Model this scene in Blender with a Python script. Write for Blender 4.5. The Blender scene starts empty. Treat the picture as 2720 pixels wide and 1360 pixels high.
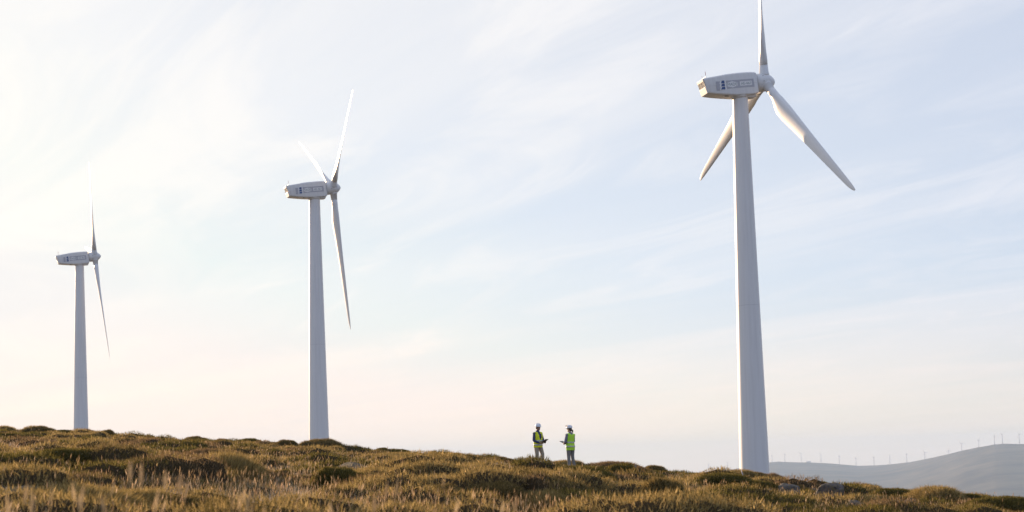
import bpy, math, random
import numpy as np
from mathutils import Vector, Matrix

# ------------------------------------------------------------------ camera, sky, sun, exposure
SC = bpy.context.scene
COL = SC.collection
random.seed(7)
RNG = np.random.default_rng(11)
R = math.radians

FPX, CX, CY, IMW, IMH = 4000.0, 1360.0, 963.345, 2720.0, 1360.0      # focal length and principal point in photo pixels
PITCH, ROLL = 0.0686999, 0.0280155
cr, sr, cp, sp = math.cos(ROLL), math.sin(ROLL), math.cos(PITCH), math.sin(PITCH)
R0, U0 = np.array([1, 0, 0.]), np.array([0, -sp, cp])
CR, CU, CF = R0*cr - U0*sr, U0*cr + R0*sr, np.array([0, cp, sp])
cam_d = bpy.data.cameras.new('camera')
cam = bpy.data.objects.new('camera', cam_d)
COL.objects.link(cam)
cam.matrix_world = Matrix(((CR[0], CU[0], -CF[0], 0), (CR[1], CU[1], -CF[1], 0), (CR[2], CU[2], -CF[2], 0), (0, 0, 0, 1)))
cam_d.sensor_width = 36.0
cam_d.lens = FPX/IMW*36.0
cam_d.shift_y = (CY - IMH/2)/IMW
cam_d.clip_start, cam_d.clip_end = 0.1, 60000
cam_d.dof.use_dof = True
cam_d.dof.focus_distance = 61.0
cam_d.dof.aperture_fstop = 2.8
SC.camera = cam

SUN_AZ, SUN_EL = R(-32.5), R(11)           # clockwise from the view direction (+Y); negative = to the left
world = bpy.data.worlds.new('World')
SC.world = world
world.use_nodes = True


def sky_nodes():
    nt = world.node_tree
    nt.nodes.clear()
    N, L = nt.nodes.new, nt.links.new
    out, bg = N('ShaderNodeOutputWorld'), N('ShaderNodeBackground')
    bg.inputs['Strength'].default_value = 0.1
    sky = N('ShaderNodeTexSky')
    sky.sky_type = 'NISHITA'
    sky.sun_disc = False
    sky.sun_elevation, sky.sun_rotation = SUN_EL, SUN_AZ
    sky.altitude, sky.air_density, sky.dust_density, sky.ozone_density = 900, 1.0, 0.6, 3.0
    tc, sep = N('ShaderNodeTexCoord'), N('ShaderNodeSeparateXYZ')
    L(tc.outputs['Generated'], sep.inputs[0])

    def mth(op, a, b=None, c=None, clamp=False):
        m = N('ShaderNodeMath')
        m.operation, m.use_clamp = op, clamp
        for i, v in enumerate((a, b, c)):
            if v is None: continue
            if isinstance(v, (int, float)): m.inputs[i].default_value = v
            else: L(v, m.inputs[i])
        return m.outputs[0]

    def smooth(v, lo, hi, a=0.0, b=1.0):
        m = N('ShaderNodeMapRange')
        m.interpolation_type = 'SMOOTHSTEP'
        L(v, m.inputs[0])
        for i, q in enumerate((lo, hi, a, b)): m.inputs[i+1].default_value = q
        return m.outputs[0]

    def noise(vec, scale, detail, rough, dist=0.0):
        n = N('ShaderNodeTexNoise')
        n.inputs['Scale'].default_value, n.inputs['Detail'].default_value = scale, detail
        n.inputs['Roughness'].default_value, n.inputs['Distortion'].default_value = rough, dist
        L(vec, n.inputs['Vector'])
        return n.outputs['Fac']

    def mixc(f, a, b, mode='MIX'):
        m = N('ShaderNodeMix')
        m.data_type, m.blend_type = 'RGBA', mode
        if isinstance(f, (int, float)): m.inputs[0].default_value = f
        else: L(f, m.inputs[0])
        for s, v in ((m.inputs[6], a), (m.inputs[7], b)):
            if isinstance(v, tuple): s.default_value = v
            else: L(v, s)
        return m.outputs[2]

    up = mth('MAXIMUM', sep.outputs[2], 0.0)
    h = mth('ADD', up, 0.06)
    px, py = mth('DIVIDE', sep.outputs[0], h), mth('DIVIDE', sep.outputs[1], h)      # the cloud layer, a flat sheet overhead

    def sheet(ang, su, sv, off):
        ca, sa = math.cos(ang), math.sin(ang)
        u = mth('ADD', mth('MULTIPLY', px, sa*su), mth('MULTIPLY', py, ca*su))
        v = mth('ADD', mth('MULTIPLY', px, ca*sv), mth('MULTIPLY', py, -sa*sv))
        c = N('ShaderNodeCombineXYZ')
        L(mth('ADD', u, off), c.inputs[0]); L(v, c.inputs[1])
        c.inputs[2].default_value = off*1.7
        return c.outputs[0]
    veil = noise(sheet(R(-38), 0.13, 0.55, 3.1), 1.0, 9.0, 0.62, 0.9)          # broad cirrus bands
    wisp = noise(sheet(R(-24), 0.75, 1.9, 8.3), 1.0, 9.0, 0.62, 1.3)           # fine torn fibres
    low = noise(sheet(R(-52), 0.04, 0.42, 5.7), 1.0, 5.0, 0.5, 0.3)           # thin streaks towards the horizon
    f = mth('ADD', mth('MULTIPLY', smooth(veil, 0.43, 0.60), 0.60), mth('MULTIPLY', smooth(wisp, 0.45, 0.68), 0.50))
    f = mth('MULTIPLY', f, smooth(up, 0.02, 0.15, 0.45, 1.0))
    f = mth('ADD', f, mth('MULTIPLY', smooth(low, 0.53, 0.64), 0.34), clamp=True)
    dt = N('ShaderNodeVectorMath')
    dt.operation = 'DOT_PRODUCT'
    L(tc.outputs['Generated'], dt.inputs[0])
    dt.inputs[1].default_value = (math.sin(SUN_AZ)*math.cos(SUN_EL), math.cos(SUN_AZ)*math.cos(SUN_EL), math.sin(SUN_EL))
    ph = mth('POWER', mth('MULTIPLY_ADD', dt.outputs['Value'], 0.5, 0.5, clamp=True), 1.9)      # thin cloud is brightest towards the sun
    lum = mth('MULTIPLY', mth('MULTIPLY_ADD', ph, 0.385, 0.53), 4.67)
    warm = mixc(smooth(up, 0.0, 0.13), (1.30, 1.055, 0.85, 1), (1.0, 0.992, 0.968, 1))
    lumc = N('ShaderNodeCombineColor')
    for i in range(3): L(lum, lumc.inputs[i])
    warm = mixc(1.0, warm, mixc(ph, (0.76, 0.925, 1.36, 1), (1.03, 1.01, 0.97, 1)), 'MULTIPLY')
    cloud = mixc(1.0, warm, lumc.outputs[0], 'MULTIPLY')
    cloud = mixc(1.0, cloud, mixc(f, (0.882, 0.888, 0.918, 1), (1.085, 1.06, 1.045, 1)), 'MULTIPLY')      # blue shows through where the cloud thins
    col = mixc(mth('MULTIPLY_ADD', f, 0.12, 0.82), mixc(1.0, sky.outputs[0], (7.0, 6.6, 6.3, 1), 'DARKEN'), cloud)
    L(col, bg.inputs['Color'])
    L(bg.outputs[0], out.inputs['Surface'])


sky_nodes()
sun_d = bpy.data.lights.new('sun', 'SUN')
sun_d.energy, sun_d.angle, sun_d.color = 4.2, R(0.5), (1.0, 0.685, 0.42)
sun = bpy.data.objects.new('sun', sun_d)
COL.objects.link(sun)
SUN_DIR = Vector((math.sin(SUN_AZ)*math.cos(SUN_EL), math.cos(SUN_AZ)*math.cos(SUN_EL), math.sin(SUN_EL)))
sun.rotation_euler = SUN_DIR.to_track_quat('Z', 'Y').to_euler()
sun.location = SUN_DIR*300

SC.view_settings.view_transform = 'Standard'
SC.view_settings.look = 'None'
SC.view_settings.exposure = 1.17
SC.view_settings.gamma = 1.0
SC.cycles.use_denoising = True
SC.cycles.max_bounces = 8
SC.cycles.diffuse_bounces = 3
SC.cycles.transmission_bounces = 4
SC.cycles.volume_bounces = 1
SC.cycles.sample_clamp_indirect = 6.0


# ------------------------------------------------------------------ helpers
def ray(px, py):
    d = CF + CR*((px - CX)/FPX) + CU*((CY - py)/FPX)
    return d/np.hypot(d[0], d[1])        # one metre of ground distance per unit


def tag(o, label=None, cat=None, group=None, kind=None):
    for k, v in (('label', label), ('category', cat), ('group', group), ('kind', kind)):
        if v is not None: o[k] = v
    return o


def link(name, data, parent=None, mat=None):
    o = bpy.data.objects.new(name, data)
    COL.objects.link(o)
    if parent is not None: o.parent = parent
    if mat is not None:
        for m in (mat if isinstance(mat, (list, tuple)) else [mat]): data.materials.append(m)
    return o


def empty(name, loc=(0, 0, 0), rz=0.0):
    o = bpy.data.objects.new(name, None)
    o.empty_display_size = 0.3
    o.location, o.rotation_euler = loc, (0, 0, rz)
    COL.objects.link(o)
    return o


def np_mesh(name, verts, tris=None, quads=None, cols=None, smooth=False):
    me = bpy.data.meshes.new(name)
    verts = np.asarray(verts, np.float32)
    me.vertices.add(len(verts))
    me.vertices.foreach_set('co', verts.ravel())
    loops, tot = [], []
    if quads is not None and len(quads): loops.append(np.asarray(quads).ravel()); tot.append(np.full(len(quads), 4))
    if tris is not None and len(tris): loops.append(np.asarray(tris).ravel()); tot.append(np.full(len(tris), 3))
    loops, tot = np.concatenate(loops).astype(np.int32), np.concatenate(tot).astype(np.int32)
    me.loops.add(len(loops)); me.loops.foreach_set('vertex_index', loops)
    me.polygons.add(len(tot))
    me.polygons.foreach_set('loop_start', np.concatenate([[0], np.cumsum(tot)[:-1]]).astype(np.int32))
    me.polygons.foreach_set('loop_total', tot)
    if smooth: me.polygons.foreach_set('use_smooth', np.ones(len(tot), bool))
    if cols is not None:
        a = me.color_attributes.new('tint', 'FLOAT_COLOR', 'POINT')
        a.data.foreach_set('color', np.concatenate([cols, np.ones((len(cols), 1))], 1).astype(np.float32).ravel())
    me.update(calc_edges=True)
    return me


class MB:
    """collects pieces into one mesh"""
    def __init__(s): s.v, s.f, s.m = [], [], []

    def add(s, v, f, m=0):
        b = len(s.v)
        s.v += [tuple(p) for p in v]
        s.f += [tuple(i+b for i in q) for q in f]
        s.m += [m]*len(f)
        return s

    def box(s, c, d, m=0, rot=None):
        P = [Vector((x*d[0]/2, y*d[1]/2, z*d[2]/2)) for z in (-1, 1) for x, y in ((-1, -1), (1, -1), (1, 1), (-1, 1))]
        if rot is not None: P = [rot @ p for p in P]
        return s.add([p + Vector(c) for p in P], [(3, 2, 1, 0), (4, 5, 6, 7), (0, 1, 5, 4), (1, 2, 6, 5), (2, 3, 7, 6), (3, 0, 4, 7)], m)

    def rings(s, rings, m=0, caps=True):
        n = len(rings[0]); v = [p for r in rings for p in r]; f = []
        for i in range(len(rings)-1):
            for j in range(n):
                k = (j+1) % n
                f.append((i*n+j, i*n+k, (i+1)*n+k, (i+1)*n+j))
        if caps:
            f.append(tuple(range(n-1, -1, -1))); f.append(tuple((len(rings)-1)*n + j for j in range(n)))
        return s.add(v, f, m)

    def tube(s, pts, rad, n=12, m=0, side=None):
        """a tapering limb; rad entries are r or (r_side, r_other); side = preferred direction of r_side"""
        pts = [Vector(p) for p in pts]; rings = []
        ref = Vector(side) if side is not None else None
        for i, p in enumerate(pts):
            t = (pts[min(i+1, len(pts)-1)] - pts[max(i-1, 0)]).normalized()
            if ref is None: ref = Vector((1, 0, 0)) if abs(t.x) < 0.9 else Vector((0, 1, 0))
            a = (ref - t*ref.dot(t)).normalized(); b = t.cross(a); ref = a if side is None else Vector(side)
            r = rad[i] if isinstance(rad[i], (tuple, list)) else (rad[i], rad[i])
            rings.append([p + a*(r[0]*math.cos(q)) + b*(r[1]*math.sin(q)) for q in (2*math.pi*k/n for k in range(n))])
        return s.rings(rings, m)

    def lathe(s, prof, n=48, m=0, axis='z', caps=True):
        rings = []
        for z, r in prof:
            rings.append([(r*math.cos(q), r*math.sin(q), z) if axis == 'z' else (z, r*math.cos(q), r*math.sin(q)) for q in (2*math.pi*k/n for k in range(n))])
        return s.rings(rings, m, caps)

    def ball(s, c, r, n=12, m=0, rot=None):
        r = r if isinstance(r, (tuple, list)) else (r, r, r); rings = []
        for i in range(n+1):
            a = math.pi*(0.02 + 0.96*i/n)
            ring = [Vector((r[0]*math.sin(a)*math.cos(q), r[1]*math.sin(a)*math.sin(q), -r[2]*math.cos(a))) for q in (2*math.pi*k/(2*n) for k in range(2*n))]
            rings.append([(rot @ p if rot is not None else p) + Vector(c) for p in ring])
        return s.rings(rings, m)

    def mesh(s, name, smooth=False):
        me = bpy.data.meshes.new(name)
        me.from_pydata(s.v, [], s.f)
        me.polygons.foreach_set('material_index', s.m)
        if smooth: me.polygons.foreach_set('use_smooth', [True]*len(s.f))
        me.update()
        return me

    def obj(s, name, mat, parent=None, smooth=False, mods=None):
        o = link(name, s.mesh(name, smooth), parent, mat)
        if mods:
            mods(o)
            bake(o)
        return o


def bake(o):
    """apply the modifiers"""
    bpy.context.view_layer.update()
    dg = bpy.context.evaluated_depsgraph_get()
    me = bpy.data.meshes.new_from_object(o.evaluated_get(dg), depsgraph=dg)
    o.modifiers.clear()
    o.data = me


def remesh(vox, it=3):
    def f(o):
        r = o.modifiers.new('r', 'REMESH'); r.mode, r.voxel_size, r.use_smooth_shade = 'VOXEL', vox, True
        s = o.modifiers.new('s', 'SMOOTH'); s.factor, s.iterations = 0.5, it
    return f


def bevel(w, seg=2, ang=30):
    def f(o):
        b = o.modifiers.new('b', 'BEVEL'); b.width, b.segments, b.limit_method, b.angle_limit = w, seg, 'ANGLE', R(ang)
    return f


# lattice noise (numpy)
_P = np.random.default_rng(3).random((256, 256))


def vnoise(x, y):
    xi, yi = np.floor(x).astype(int), np.floor(y).astype(int)
    fx, fy = x-xi, y-yi
    fx, fy = fx*fx*fx*(fx*(fx*6-15)+10), fy*fy*fy*(fy*(fy*6-15)+10)
    g = lambda a, b: _P[a & 255, b & 255]
    return (g(xi, yi)*(1-fx)+g(xi+1, yi)*fx)*(1-fy) + (g(xi, yi+1)*(1-fx)+g(xi+1, yi+1)*fx)*fy


def fbm(x, y, o=4, g=0.5):
    s, a, t = 0, 1.0, 0
    for i in range(o):
        s = s + a*(vnoise(x*2**i + 17.3*i, y*2**i + 9.1*i)*2-1); t += a; a *= g
    return s/t


# ------------------------------------------------------------------ materials
def mat(name):
    m = bpy.data.materials.new(name)
    m.use_nodes = True
    nt = m.node_tree
    b = nt.nodes.get('Principled BSDF')
    return m, nt, b


def plain(name, col, rough=0.6, var=0.12, scale=6.0, bump=0.0, metal=0.0, spec=0.4, sheen=0.0):
    m, nt, b = mat(name)
    N, L = nt.nodes.new, nt.links.new
    tc, no, ra = N('ShaderNodeTexCoord'), N('ShaderNodeTexNoise'), N('ShaderNodeMix')
    no.inputs['Scale'].default_value, no.inputs['Detail'].default_value = scale, 5
    L(tc.outputs['Object'], no.inputs['Vector'])
    ra.data_type = 'RGBA'
    ra.inputs[6].default_value = (*[c*(1-var) for c in col], 1)
    ra.inputs[7].default_value = (*[min(1, c*(1+var)) for c in col], 1)
    L(no.outputs['Fac'], ra.inputs[0]); L(ra.outputs[2], b.inputs['Base Color'])
    b.inputs['Roughness'].default_value, b.inputs['Metallic'].default_value = rough, metal
    b.inputs['Specular IOR Level'].default_value = spec
    if sheen: b.inputs['Sheen Weight'].default_value = sheen
    if bump:
        bp = N('ShaderNodeBump'); bp.inputs['Strength'].default_value, bp.inputs['Distance'].default_value = bump, 0.02
        L(no.outputs['Fac'], bp.inputs['Height']); L(bp.outputs[0], b.inputs['Normal'])
    return m


def paint_mat():
    """weathered off-white turbine paint: faint vertical rain streaks"""
    m, nt, b = mat('turbine_paint')
    N, L = nt.nodes.new, nt.links.new
    tc, mp, no, n2, ra = N('ShaderNodeTexCoord'), N('ShaderNodeMapping'), N('ShaderNodeTexNoise'), N('ShaderNodeTexNoise'), N('ShaderNodeValToRGB')
    mp.inputs['Scale'].default_value = (3.0, 3.0, 0.12)
    L(tc.outputs['Object'], mp.inputs[0]); L(mp.outputs[0], no.inputs['Vector'])
    no.inputs['Scale'].default_value, no.inputs['Detail'].default_value = 1.2, 6
    ra.color_ramp.elements[0].position, ra.color_ramp.elements[0].color = 0.3, (0.70, 0.695, 0.69, 1)
    ra.color_ramp.elements[1].position, ra.color_ramp.elements[1].color = 0.6, (0.75, 0.747, 0.744, 1)
    L(no.outputs['Fac'], ra.inputs[0]); L(ra.outputs[0], b.inputs['Base Color'])
    b.inputs['Roughness'].default_value = 0.42
    b.inputs['Specular IOR Level'].default_value = 0.35
    return m


def leaf_mat(name, trans=0.4, gain=1.0):
    """leaves and stalks: each has its own tint; light passes through"""
    m, nt, b = mat(name)
    N, L = nt.nodes.new, nt.links.new
    nt.nodes.remove(b)
    out = nt.nodes.get('Material Output')
    at = N('ShaderNodeAttribute'); at.attribute_name = 'tint'
    d, t, mx = N('ShaderNodeBsdfDiffuse'), N('ShaderNodeBsdfTranslucent'), N('ShaderNodeMixShader')
    L(at.outputs['Color'], d.inputs[0]); L(at.outputs['Color'], t.inputs[0])
    mx.inputs[0].default_value = trans
    L(d.outputs[0], mx.inputs[1]); L(t.outputs[0], mx.inputs[2]); L(mx.outputs[0], out.inputs[0])
    return m


def ground_mat():
    m, nt, b = mat('heath_soil')
    N, L = nt.nodes.new, nt.links.new
    ge, n1, n2, r1, r2, mx = N('ShaderNodeNewGeometry'), N('ShaderNodeTexNoise'), N('ShaderNodeTexNoise'), N('ShaderNodeValToRGB'), N('ShaderNodeValToRGB'), N('ShaderNodeMix')
    for n, s in ((n1, 0.35), (n2, 9.0)):
        n.inputs['Scale'].default_value, n.inputs['Detail'].default_value = s, 8
        L(ge.outputs['Position'], n.inputs['Vector'])
    e = r1.color_ramp.elements
    e[0].position, e[0].color, e[1].position, e[1].color = 0.38, (0.060, 0.052, 0.024, 1), 0.62, (0.135, 0.105, 0.062, 1)
    e = r2.color_ramp.elements
    e[0].position, e[0].color, e[1].position, e[1].color = 0.3, (0.45, 0.45, 0.45, 1), 0.7, (1.25, 1.2, 1.1, 1)
    L(n1.outputs['Fac'], r1.inputs[0]); L(n2.outputs['Fac'], r2.inputs[0])
    mx.data_type, mx.blend_type = 'RGBA', 'MULTIPLY'
    mx.inputs[0].default_value = 1
    L(r1.outputs[0], mx.inputs[6]); L(r2.outputs[0], mx.inputs[7]); L(mx.outputs[2], b.inputs['Base Color'])
    b.inputs['Roughness'].default_value = 0.95
    bp = N('ShaderNodeBump'); bp.inputs['Distance'].default_value = 0.06
    L(n2.outputs['Fac'], bp.inputs['Height']); L(bp.outputs[0], b.inputs['Normal'])
    return m


def hill_mat():
    m, nt, b = mat('far_hillside')
    N, L = nt.nodes.new, nt.links.new
    ge, mp, n1, r1 = N('ShaderNodeNewGeometry'), N('ShaderNodeMapping'), N('ShaderNodeTexNoise'), N('ShaderNodeValToRGB')
    mp.inputs['Scale'].default_value = (1.0, 1.6, 6.0)
    L(ge.outputs['Position'], mp.inputs[0]); L(mp.outputs[0], n1.inputs['Vector'])
    n1.inputs['Scale'].default_value, n1.inputs['Detail'].default_value = 0.0035, 9
    n1.inputs['Roughness'].default_value = 0.62
    e = r1.color_ramp.elements
    e[0].position, e[0].color, e[1].position, e[1].color = 0.36, (0.05, 0.045, 0.04, 1), 0.70, (0.15, 0.125, 0.09, 1)
    L(n1.outputs['Fac'], r1.inputs[0]); L(r1.outputs[0], b.inputs['Base Color'])
    b.inputs['Roughness'].default_value = 1.0
    b.inputs['Specular IOR Level'].default_value = 0.0
    return m


def rock_mat():
    m, nt, b = mat('lichened_granite')
    N, L = nt.nodes.new, nt.links.new
    tc, n1, n2, r1, r2, mx = N('ShaderNodeTexCoord'), N('ShaderNodeTexNoise'), N('ShaderNodeTexNoise'), N('ShaderNodeValToRGB'), N('ShaderNodeValToRGB'), N('ShaderNodeMix')
    for n, s in ((n1, 5.0), (n2, 14.0)):
        n.inputs['Scale'].default_value, n.inputs['Detail'].default_value = s, 8
        L(tc.outputs['Object'], n.inputs['Vector'])
    e = r1.color_ramp.elements
    e[0].position, e[0].color, e[1].position, e[1].color = 0.35, (0.032, 0.027, 0.027, 1), 0.65, (0.115, 0.098, 0.092, 1)
    e = r2.color_ramp.elements
    e[0].position, e[0].color, e[1].position, e[1].color = 0.52, (0, 0, 0, 1), 0.60, (1, 1, 1, 1)
    L(n1.outputs['Fac'], r1.inputs[0]); L(n2.outputs['Fac'], r2.inputs[0])
    mx.data_type = 'RGBA'
    mx.inputs[7].default_value = (0.12, 0.10, 0.05, 1)
    L(r2.outputs[0], mx.inputs[0]); L(r1.outputs[0], mx.inputs[6]); L(mx.outputs[2], b.inputs['Base Color'])
    b.inputs['Roughness'].default_value = 0.9
    bp = N('ShaderNodeBump'); bp.inputs['Distance'].default_value = 0.05
    L(n1.outputs['Fac'], bp.inputs['Height']); L(bp.outputs[0], b.inputs['Normal'])
    return m


M_PAINT, M_GROUND, M_HILL, M_ROCK = paint_mat(), ground_mat(), hill_mat(), rock_mat()
M_BLADE, M_NEEDLE = leaf_mat('dry_grass', 0.50), leaf_mat('heath_leaf', 0.42)
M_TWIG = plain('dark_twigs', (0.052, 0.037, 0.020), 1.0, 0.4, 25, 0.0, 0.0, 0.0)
M_SEAM = plain('seam_grey', (0.55, 0.55, 0.56), 0.6)
M_PANELG = plain('panel_grey', (0.45, 0.45, 0.49), 0.5)
M_BLUE = plain('logo_blue', (0.045, 0.09, 0.24), 0.5)
M_LETTER = plain('letter_grey_green', (0.20, 0.26, 0.27), 0.5)
M_WHITE = plain('logo_white', (0.80, 0.80, 0.80), 0.5, 0.03)
M_LOUVRE = plain('louvre_grey', (0.60, 0.59, 0.56), 0.6)
M_DARK = plain('dark_metal', (0.05, 0.05, 0.05), 0.5)
M_RED = plain('red_paint', (0.45, 0.06, 0.05), 0.5)


# ------------------------------------------------------------------ terrain
def hz(px): return 1238.0 - 0.028*(px-1360)           # photo row of the horizon at a photo column


#        column  d0   z0     d1   skyline row
COLS = [(-600,   8, -0.45, 96, 1145),
        (0,      9, -0.50, 92, 1162),
        (450,   10, -0.52, 88, 1181),
        (900,   12, -0.57, 82, 1203),
        (1250,  14, -0.58, 76, 1226),
        (1450,  16, -0.62, 71, 1246),
        (1640,  17, -0.72, 69, 1256),
        (1850,  19, -0.85, 68, 1265),
        (2050,  21, -1.00, 67, 1283),
        (2250,  24, -1.16, 66, 1300),
        (2500,  26, -1.30, 64, 1318),
        (2720,  28, -1.42, 62, 1334),
        (3300,  30, -1.70, 60, 1350)]
DG = np.exp(np.linspace(math.log(0.5), math.log(14000), 700))
TAB, AZ = [], []
for c, d0, z0, d1, sky_row in COLS:
    s = (hz(c) - sky_row)/FPX
    z1 = s*d1
    kd = [0.5, d0*0.5, d0, d1, d1+8, d1+18, 130, 170, 240, 320, 500, 1000, 2000, 4000, 14000]
    kz = [-1.45, (z0-1.25)/2-0.12, z0, z1, s*(d1+8)-0.15, min(s*(d1+18)-0.8, z1-0.4), min(s*130-1.8, z1-0.8), min(s*170-2.4, z1-1.4),
          min(s*240-3, 0.8), min(s*320-4, 0.9), min(s*500-7, -4), -40, -125, -215, -250]
    z = np.interp(DG, kd, kz)
    k = np.exp(-np.linspace(-2, 2, 13)**2)
    z = np.convolve(np.pad(z, 6, 'edge'), k/k.sum(), 'valid')
    TAB.append(z); AZ.append(math.atan((c-CX)/FPX))
TAB, AZ = np.array(TAB), np.array(AZ)
TMEAN = TAB.mean(0)


def Hbase(x, y):
    x, y = np.asarray(x, float), np.asarray(y, float)
    d = np.maximum(np.hypot(x, y), 0.5)
    az = np.arctan2(x, y)
    fi = np.interp(np.log(d), np.log(DG), np.arange(len(DG)))
    i = np.minimum(fi.astype(int), len(DG)-2); fi = fi-i
    ca = np.clip(az, AZ[0], AZ[-1])
    fj = np.interp(ca, AZ, np.arange(len(AZ)))
    j = np.minimum(fj.astype(int), len(AZ)-2); fj = fj-j
    fj = fj*fj*(3-2*fj)*0.5 + fj*0.5
    a = TAB[j, i]*(1-fi)+TAB[j, i+1]*fi
    b = TAB[j+1, i]*(1-fi)+TAB[j+1, i+1]*fi
    z = a*(1-fj)+b*fj
    w = np.clip((np.abs(az)-0.6)/0.6, 0, 1); w = w*w*(3-2*w)
    return z*(1-w) + (TMEAN[i]*(1-fi)+TMEAN[i+1]*fi)*w


def heath_mask(x, y): return 0.70*fbm(x/2.0+11, y/2.0+23, 3) + 0.40*fbm(x/0.95+51, y/0.95+3, 2) + 0.30*fbm(x/14+2, y/14+77, 2)


FEET = []
for _c, _row in ((1431, 1242), (1517, 1245)):          # where the two workers stand, 61 m away
    _r = ray(_c, _row)
    FEET.append((_r[0]*61, _r[1]*61, _r[2]*61 - 0.0))


def Hgt(x, y):
    x, y = np.asarray(x, float), np.asarray(y, float)
    d = np.hypot(x, y)
    n = 0.10*fbm(x/2.6+5, y/2.6+31, 3) + 0.22*fbm(x/11+40, y/11+7, 3)
    hum = np.clip(heath_mask(x, y) + 0.04, 0, 1)
    n = n + 0.56*hum**0.8*np.clip((300-d)/150, 0, 1) - 0.20
    n = n*np.clip((d-3)/12, 0.15, 1)*np.clip((600-d)/300, 0, 1)
    for fx, fy, fz in FEET:
        D = math.hypot(fx, fy); ux, uy = fx/D, fy/D
        a, c = (x-fx)*ux + (y-fy)*uy, (x-fx)*uy - (y-fy)*ux
        n = n - 0.34*np.exp(-(c/1.5)**2)*np.exp(-((a+7)/6.5)**2)
        w = np.exp(-((x-fx)**2 + (y-fy)**2)/(2*1.1**2))
        n = n*(1-w) + (fz - Hbase(x, y))*w
    far = 14*fbm(x/700+3, y/700+8, 5)*np.clip((d-900)/1500, 0, 1)
    return Hbase(x, y) + n + far


def ground_at(px, py):
    """where the line of sight through a photo pixel meets the ground (else the crest)"""
    r = ray(px, py)
    d = np.linspace(5, 110, 2400)
    z = Hgt(r[0]*d, r[1]*d)
    gap = r[2]*d - z
    hit = np.nonzero(gap < 0)[0]
    k = hit[0] if len(hit) else int(np.argmin(gap[: 2000]))
    return np.array([r[0]*d[k], r[1]*d[k], z[k]]), d[k]


def build_ground():
    az = np.concatenate([np.linspace(-22, 22, 430), np.linspace(22, 338, 130)[1:-1]])
    az = np.radians(az)
    d = np.concatenate([[0.6], np.exp(np.linspace(math.log(1.2), math.log(110), 300)), np.exp(np.linspace(math.log(112), math.log(11000), 120))])
    A, D = np.meshgrid(az, d)
    x, y = np.sin(A)*D, np.cos(A)*D
    z = Hgt(x, y)
    v = np.stack([x, y, z], -1).reshape(-1, 3)
    n = len(az); r = len(d)
    i, j = np.meshgrid(np.arange(r-1), np.arange(n), indexing='ij')
    k = (j+1) % n
    q = np.stack([i*n+j, (i+1)*n+j, (i+1)*n+k, i*n+k], -1).reshape(-1, 4)
    v = np.concatenate([v, [[0, 0, Hgt(0., 0.)-0.0]]])
    t = np.stack([np.full(n, len(v)-1), np.arange(n), (np.arange(n)+1) % n], -1)
    q = q[:, ::-1]; t = t[:, ::-1]
    o = link('ground', np_mesh('ground', v, t, q, smooth=True), None, M_GROUND)
    tag(o, kind='structure')


build_ground()

# far ridge: crest rows measured along the photo, metres away
HILL = [(-400, 1420, 9400), (300, 1345, 9400), (900, 1290, 9300), (1300, 1278, 9300), (1600, 1270, 9200), (1882, 1255, 9100), (1933, 1249, 9100), (2000, 1237, 9000), (2042, 1228.5, 9000), (2066, 1226, 9000), (2095, 1227.5, 9000), (2150, 1228.5, 9000), (2190, 1230, 9000),
        (2230, 1233, 8950), (2280, 1237.5, 8900), (2330, 1236, 8800), (2370, 1233, 8700), (2420, 1227, 8500), (2470, 1217, 8300), (2520, 1206, 8100), (2560, 1196, 7900),
        (2600, 1188, 7800), (2640, 1181, 7700), (2665, 1178.5, 7700), (2720, 1179.5, 7700), (2850, 1176, 7600), (3100, 1190, 7600), (3600, 1230, 7600), (4400, 1262, 7600)]


def hill_crest(px):
    a = np.array(HILL)
    row, d = np.interp(px, a[:, 0], a[:, 1]), np.interp(px, a[:, 0], a[:, 2])
    r = ray(px, row)
    return r[0]*d, r[1]*d, r[2]*d


def build_hills():
    cols = np.linspace(-400, 4400, 560)
    t = np.concatenate([np.linspace(-1, 0, 70), np.linspace(0, 0.5, 14)[1:]])
    V = []
    for tt in t:
        for c in cols:
            x, y, z = hill_crest(c)
            d = math.hypot(x, y)
            f = 1 + tt*0.42
            V.append((x*f, y*f, z, tt, d))
    V = np.array(V)
    u = np.abs(V[:, 3])
    prof = np.where(V[:, 3] < 0, u**1.25, 1.6*u**1.5)
    base = -262.0
    z = V[:, 2] - (V[:, 2]-base)*np.clip(prof, 0, 1)
    rough = 26*fbm(V[:, 0]/620, V[:, 1]/620, 5) * np.clip(u*5, 0, 1)*(1-np.clip(prof, 0, 1))
    z = z + rough
    v = np.stack([V[:, 0], V[:, 1], z], -1)
    n = len(cols); r = len(t)
    i, j = np.meshgrid(np.arange(r-1), np.arange(n-1), indexing='ij')
    q = np.stack([i*n+j, i*n+j+1, (i+1)*n+j+1, (i+1)*n+j], -1).reshape(-1, 4)
    o = link('hills', np_mesh('hills', v, None, q, smooth=True), None, M_HILL)
    tag(o, kind='structure')


build_hills()


# ------------------------------------------------------------------ wind turbines
def text_pieces(body, size):
    c = bpy.data.curves.new('lettering', 'FONT')
    c.body, c.size, c.align_x, c.align_y = body, size, 'CENTER', 'CENTER'
    c.resolution_u = 3
    o = bpy.data.objects.new('lettering', c)
    COL.objects.link(o)
    bpy.context.view_layer.update()
    dg = bpy.context.evaluated_depsgraph_get()
    me = bpy.data.meshes.new_from_object(o.evaluated_get(dg), depsgraph=dg)
    v = [tuple(p.co) for p in me.vertices]; f = [tuple(p.vertices) for p in me.polygons]
    bpy.data.objects.remove(o); bpy.data.curves.remove(c); bpy.data.meshes.remove(me)
    return v, f


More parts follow.
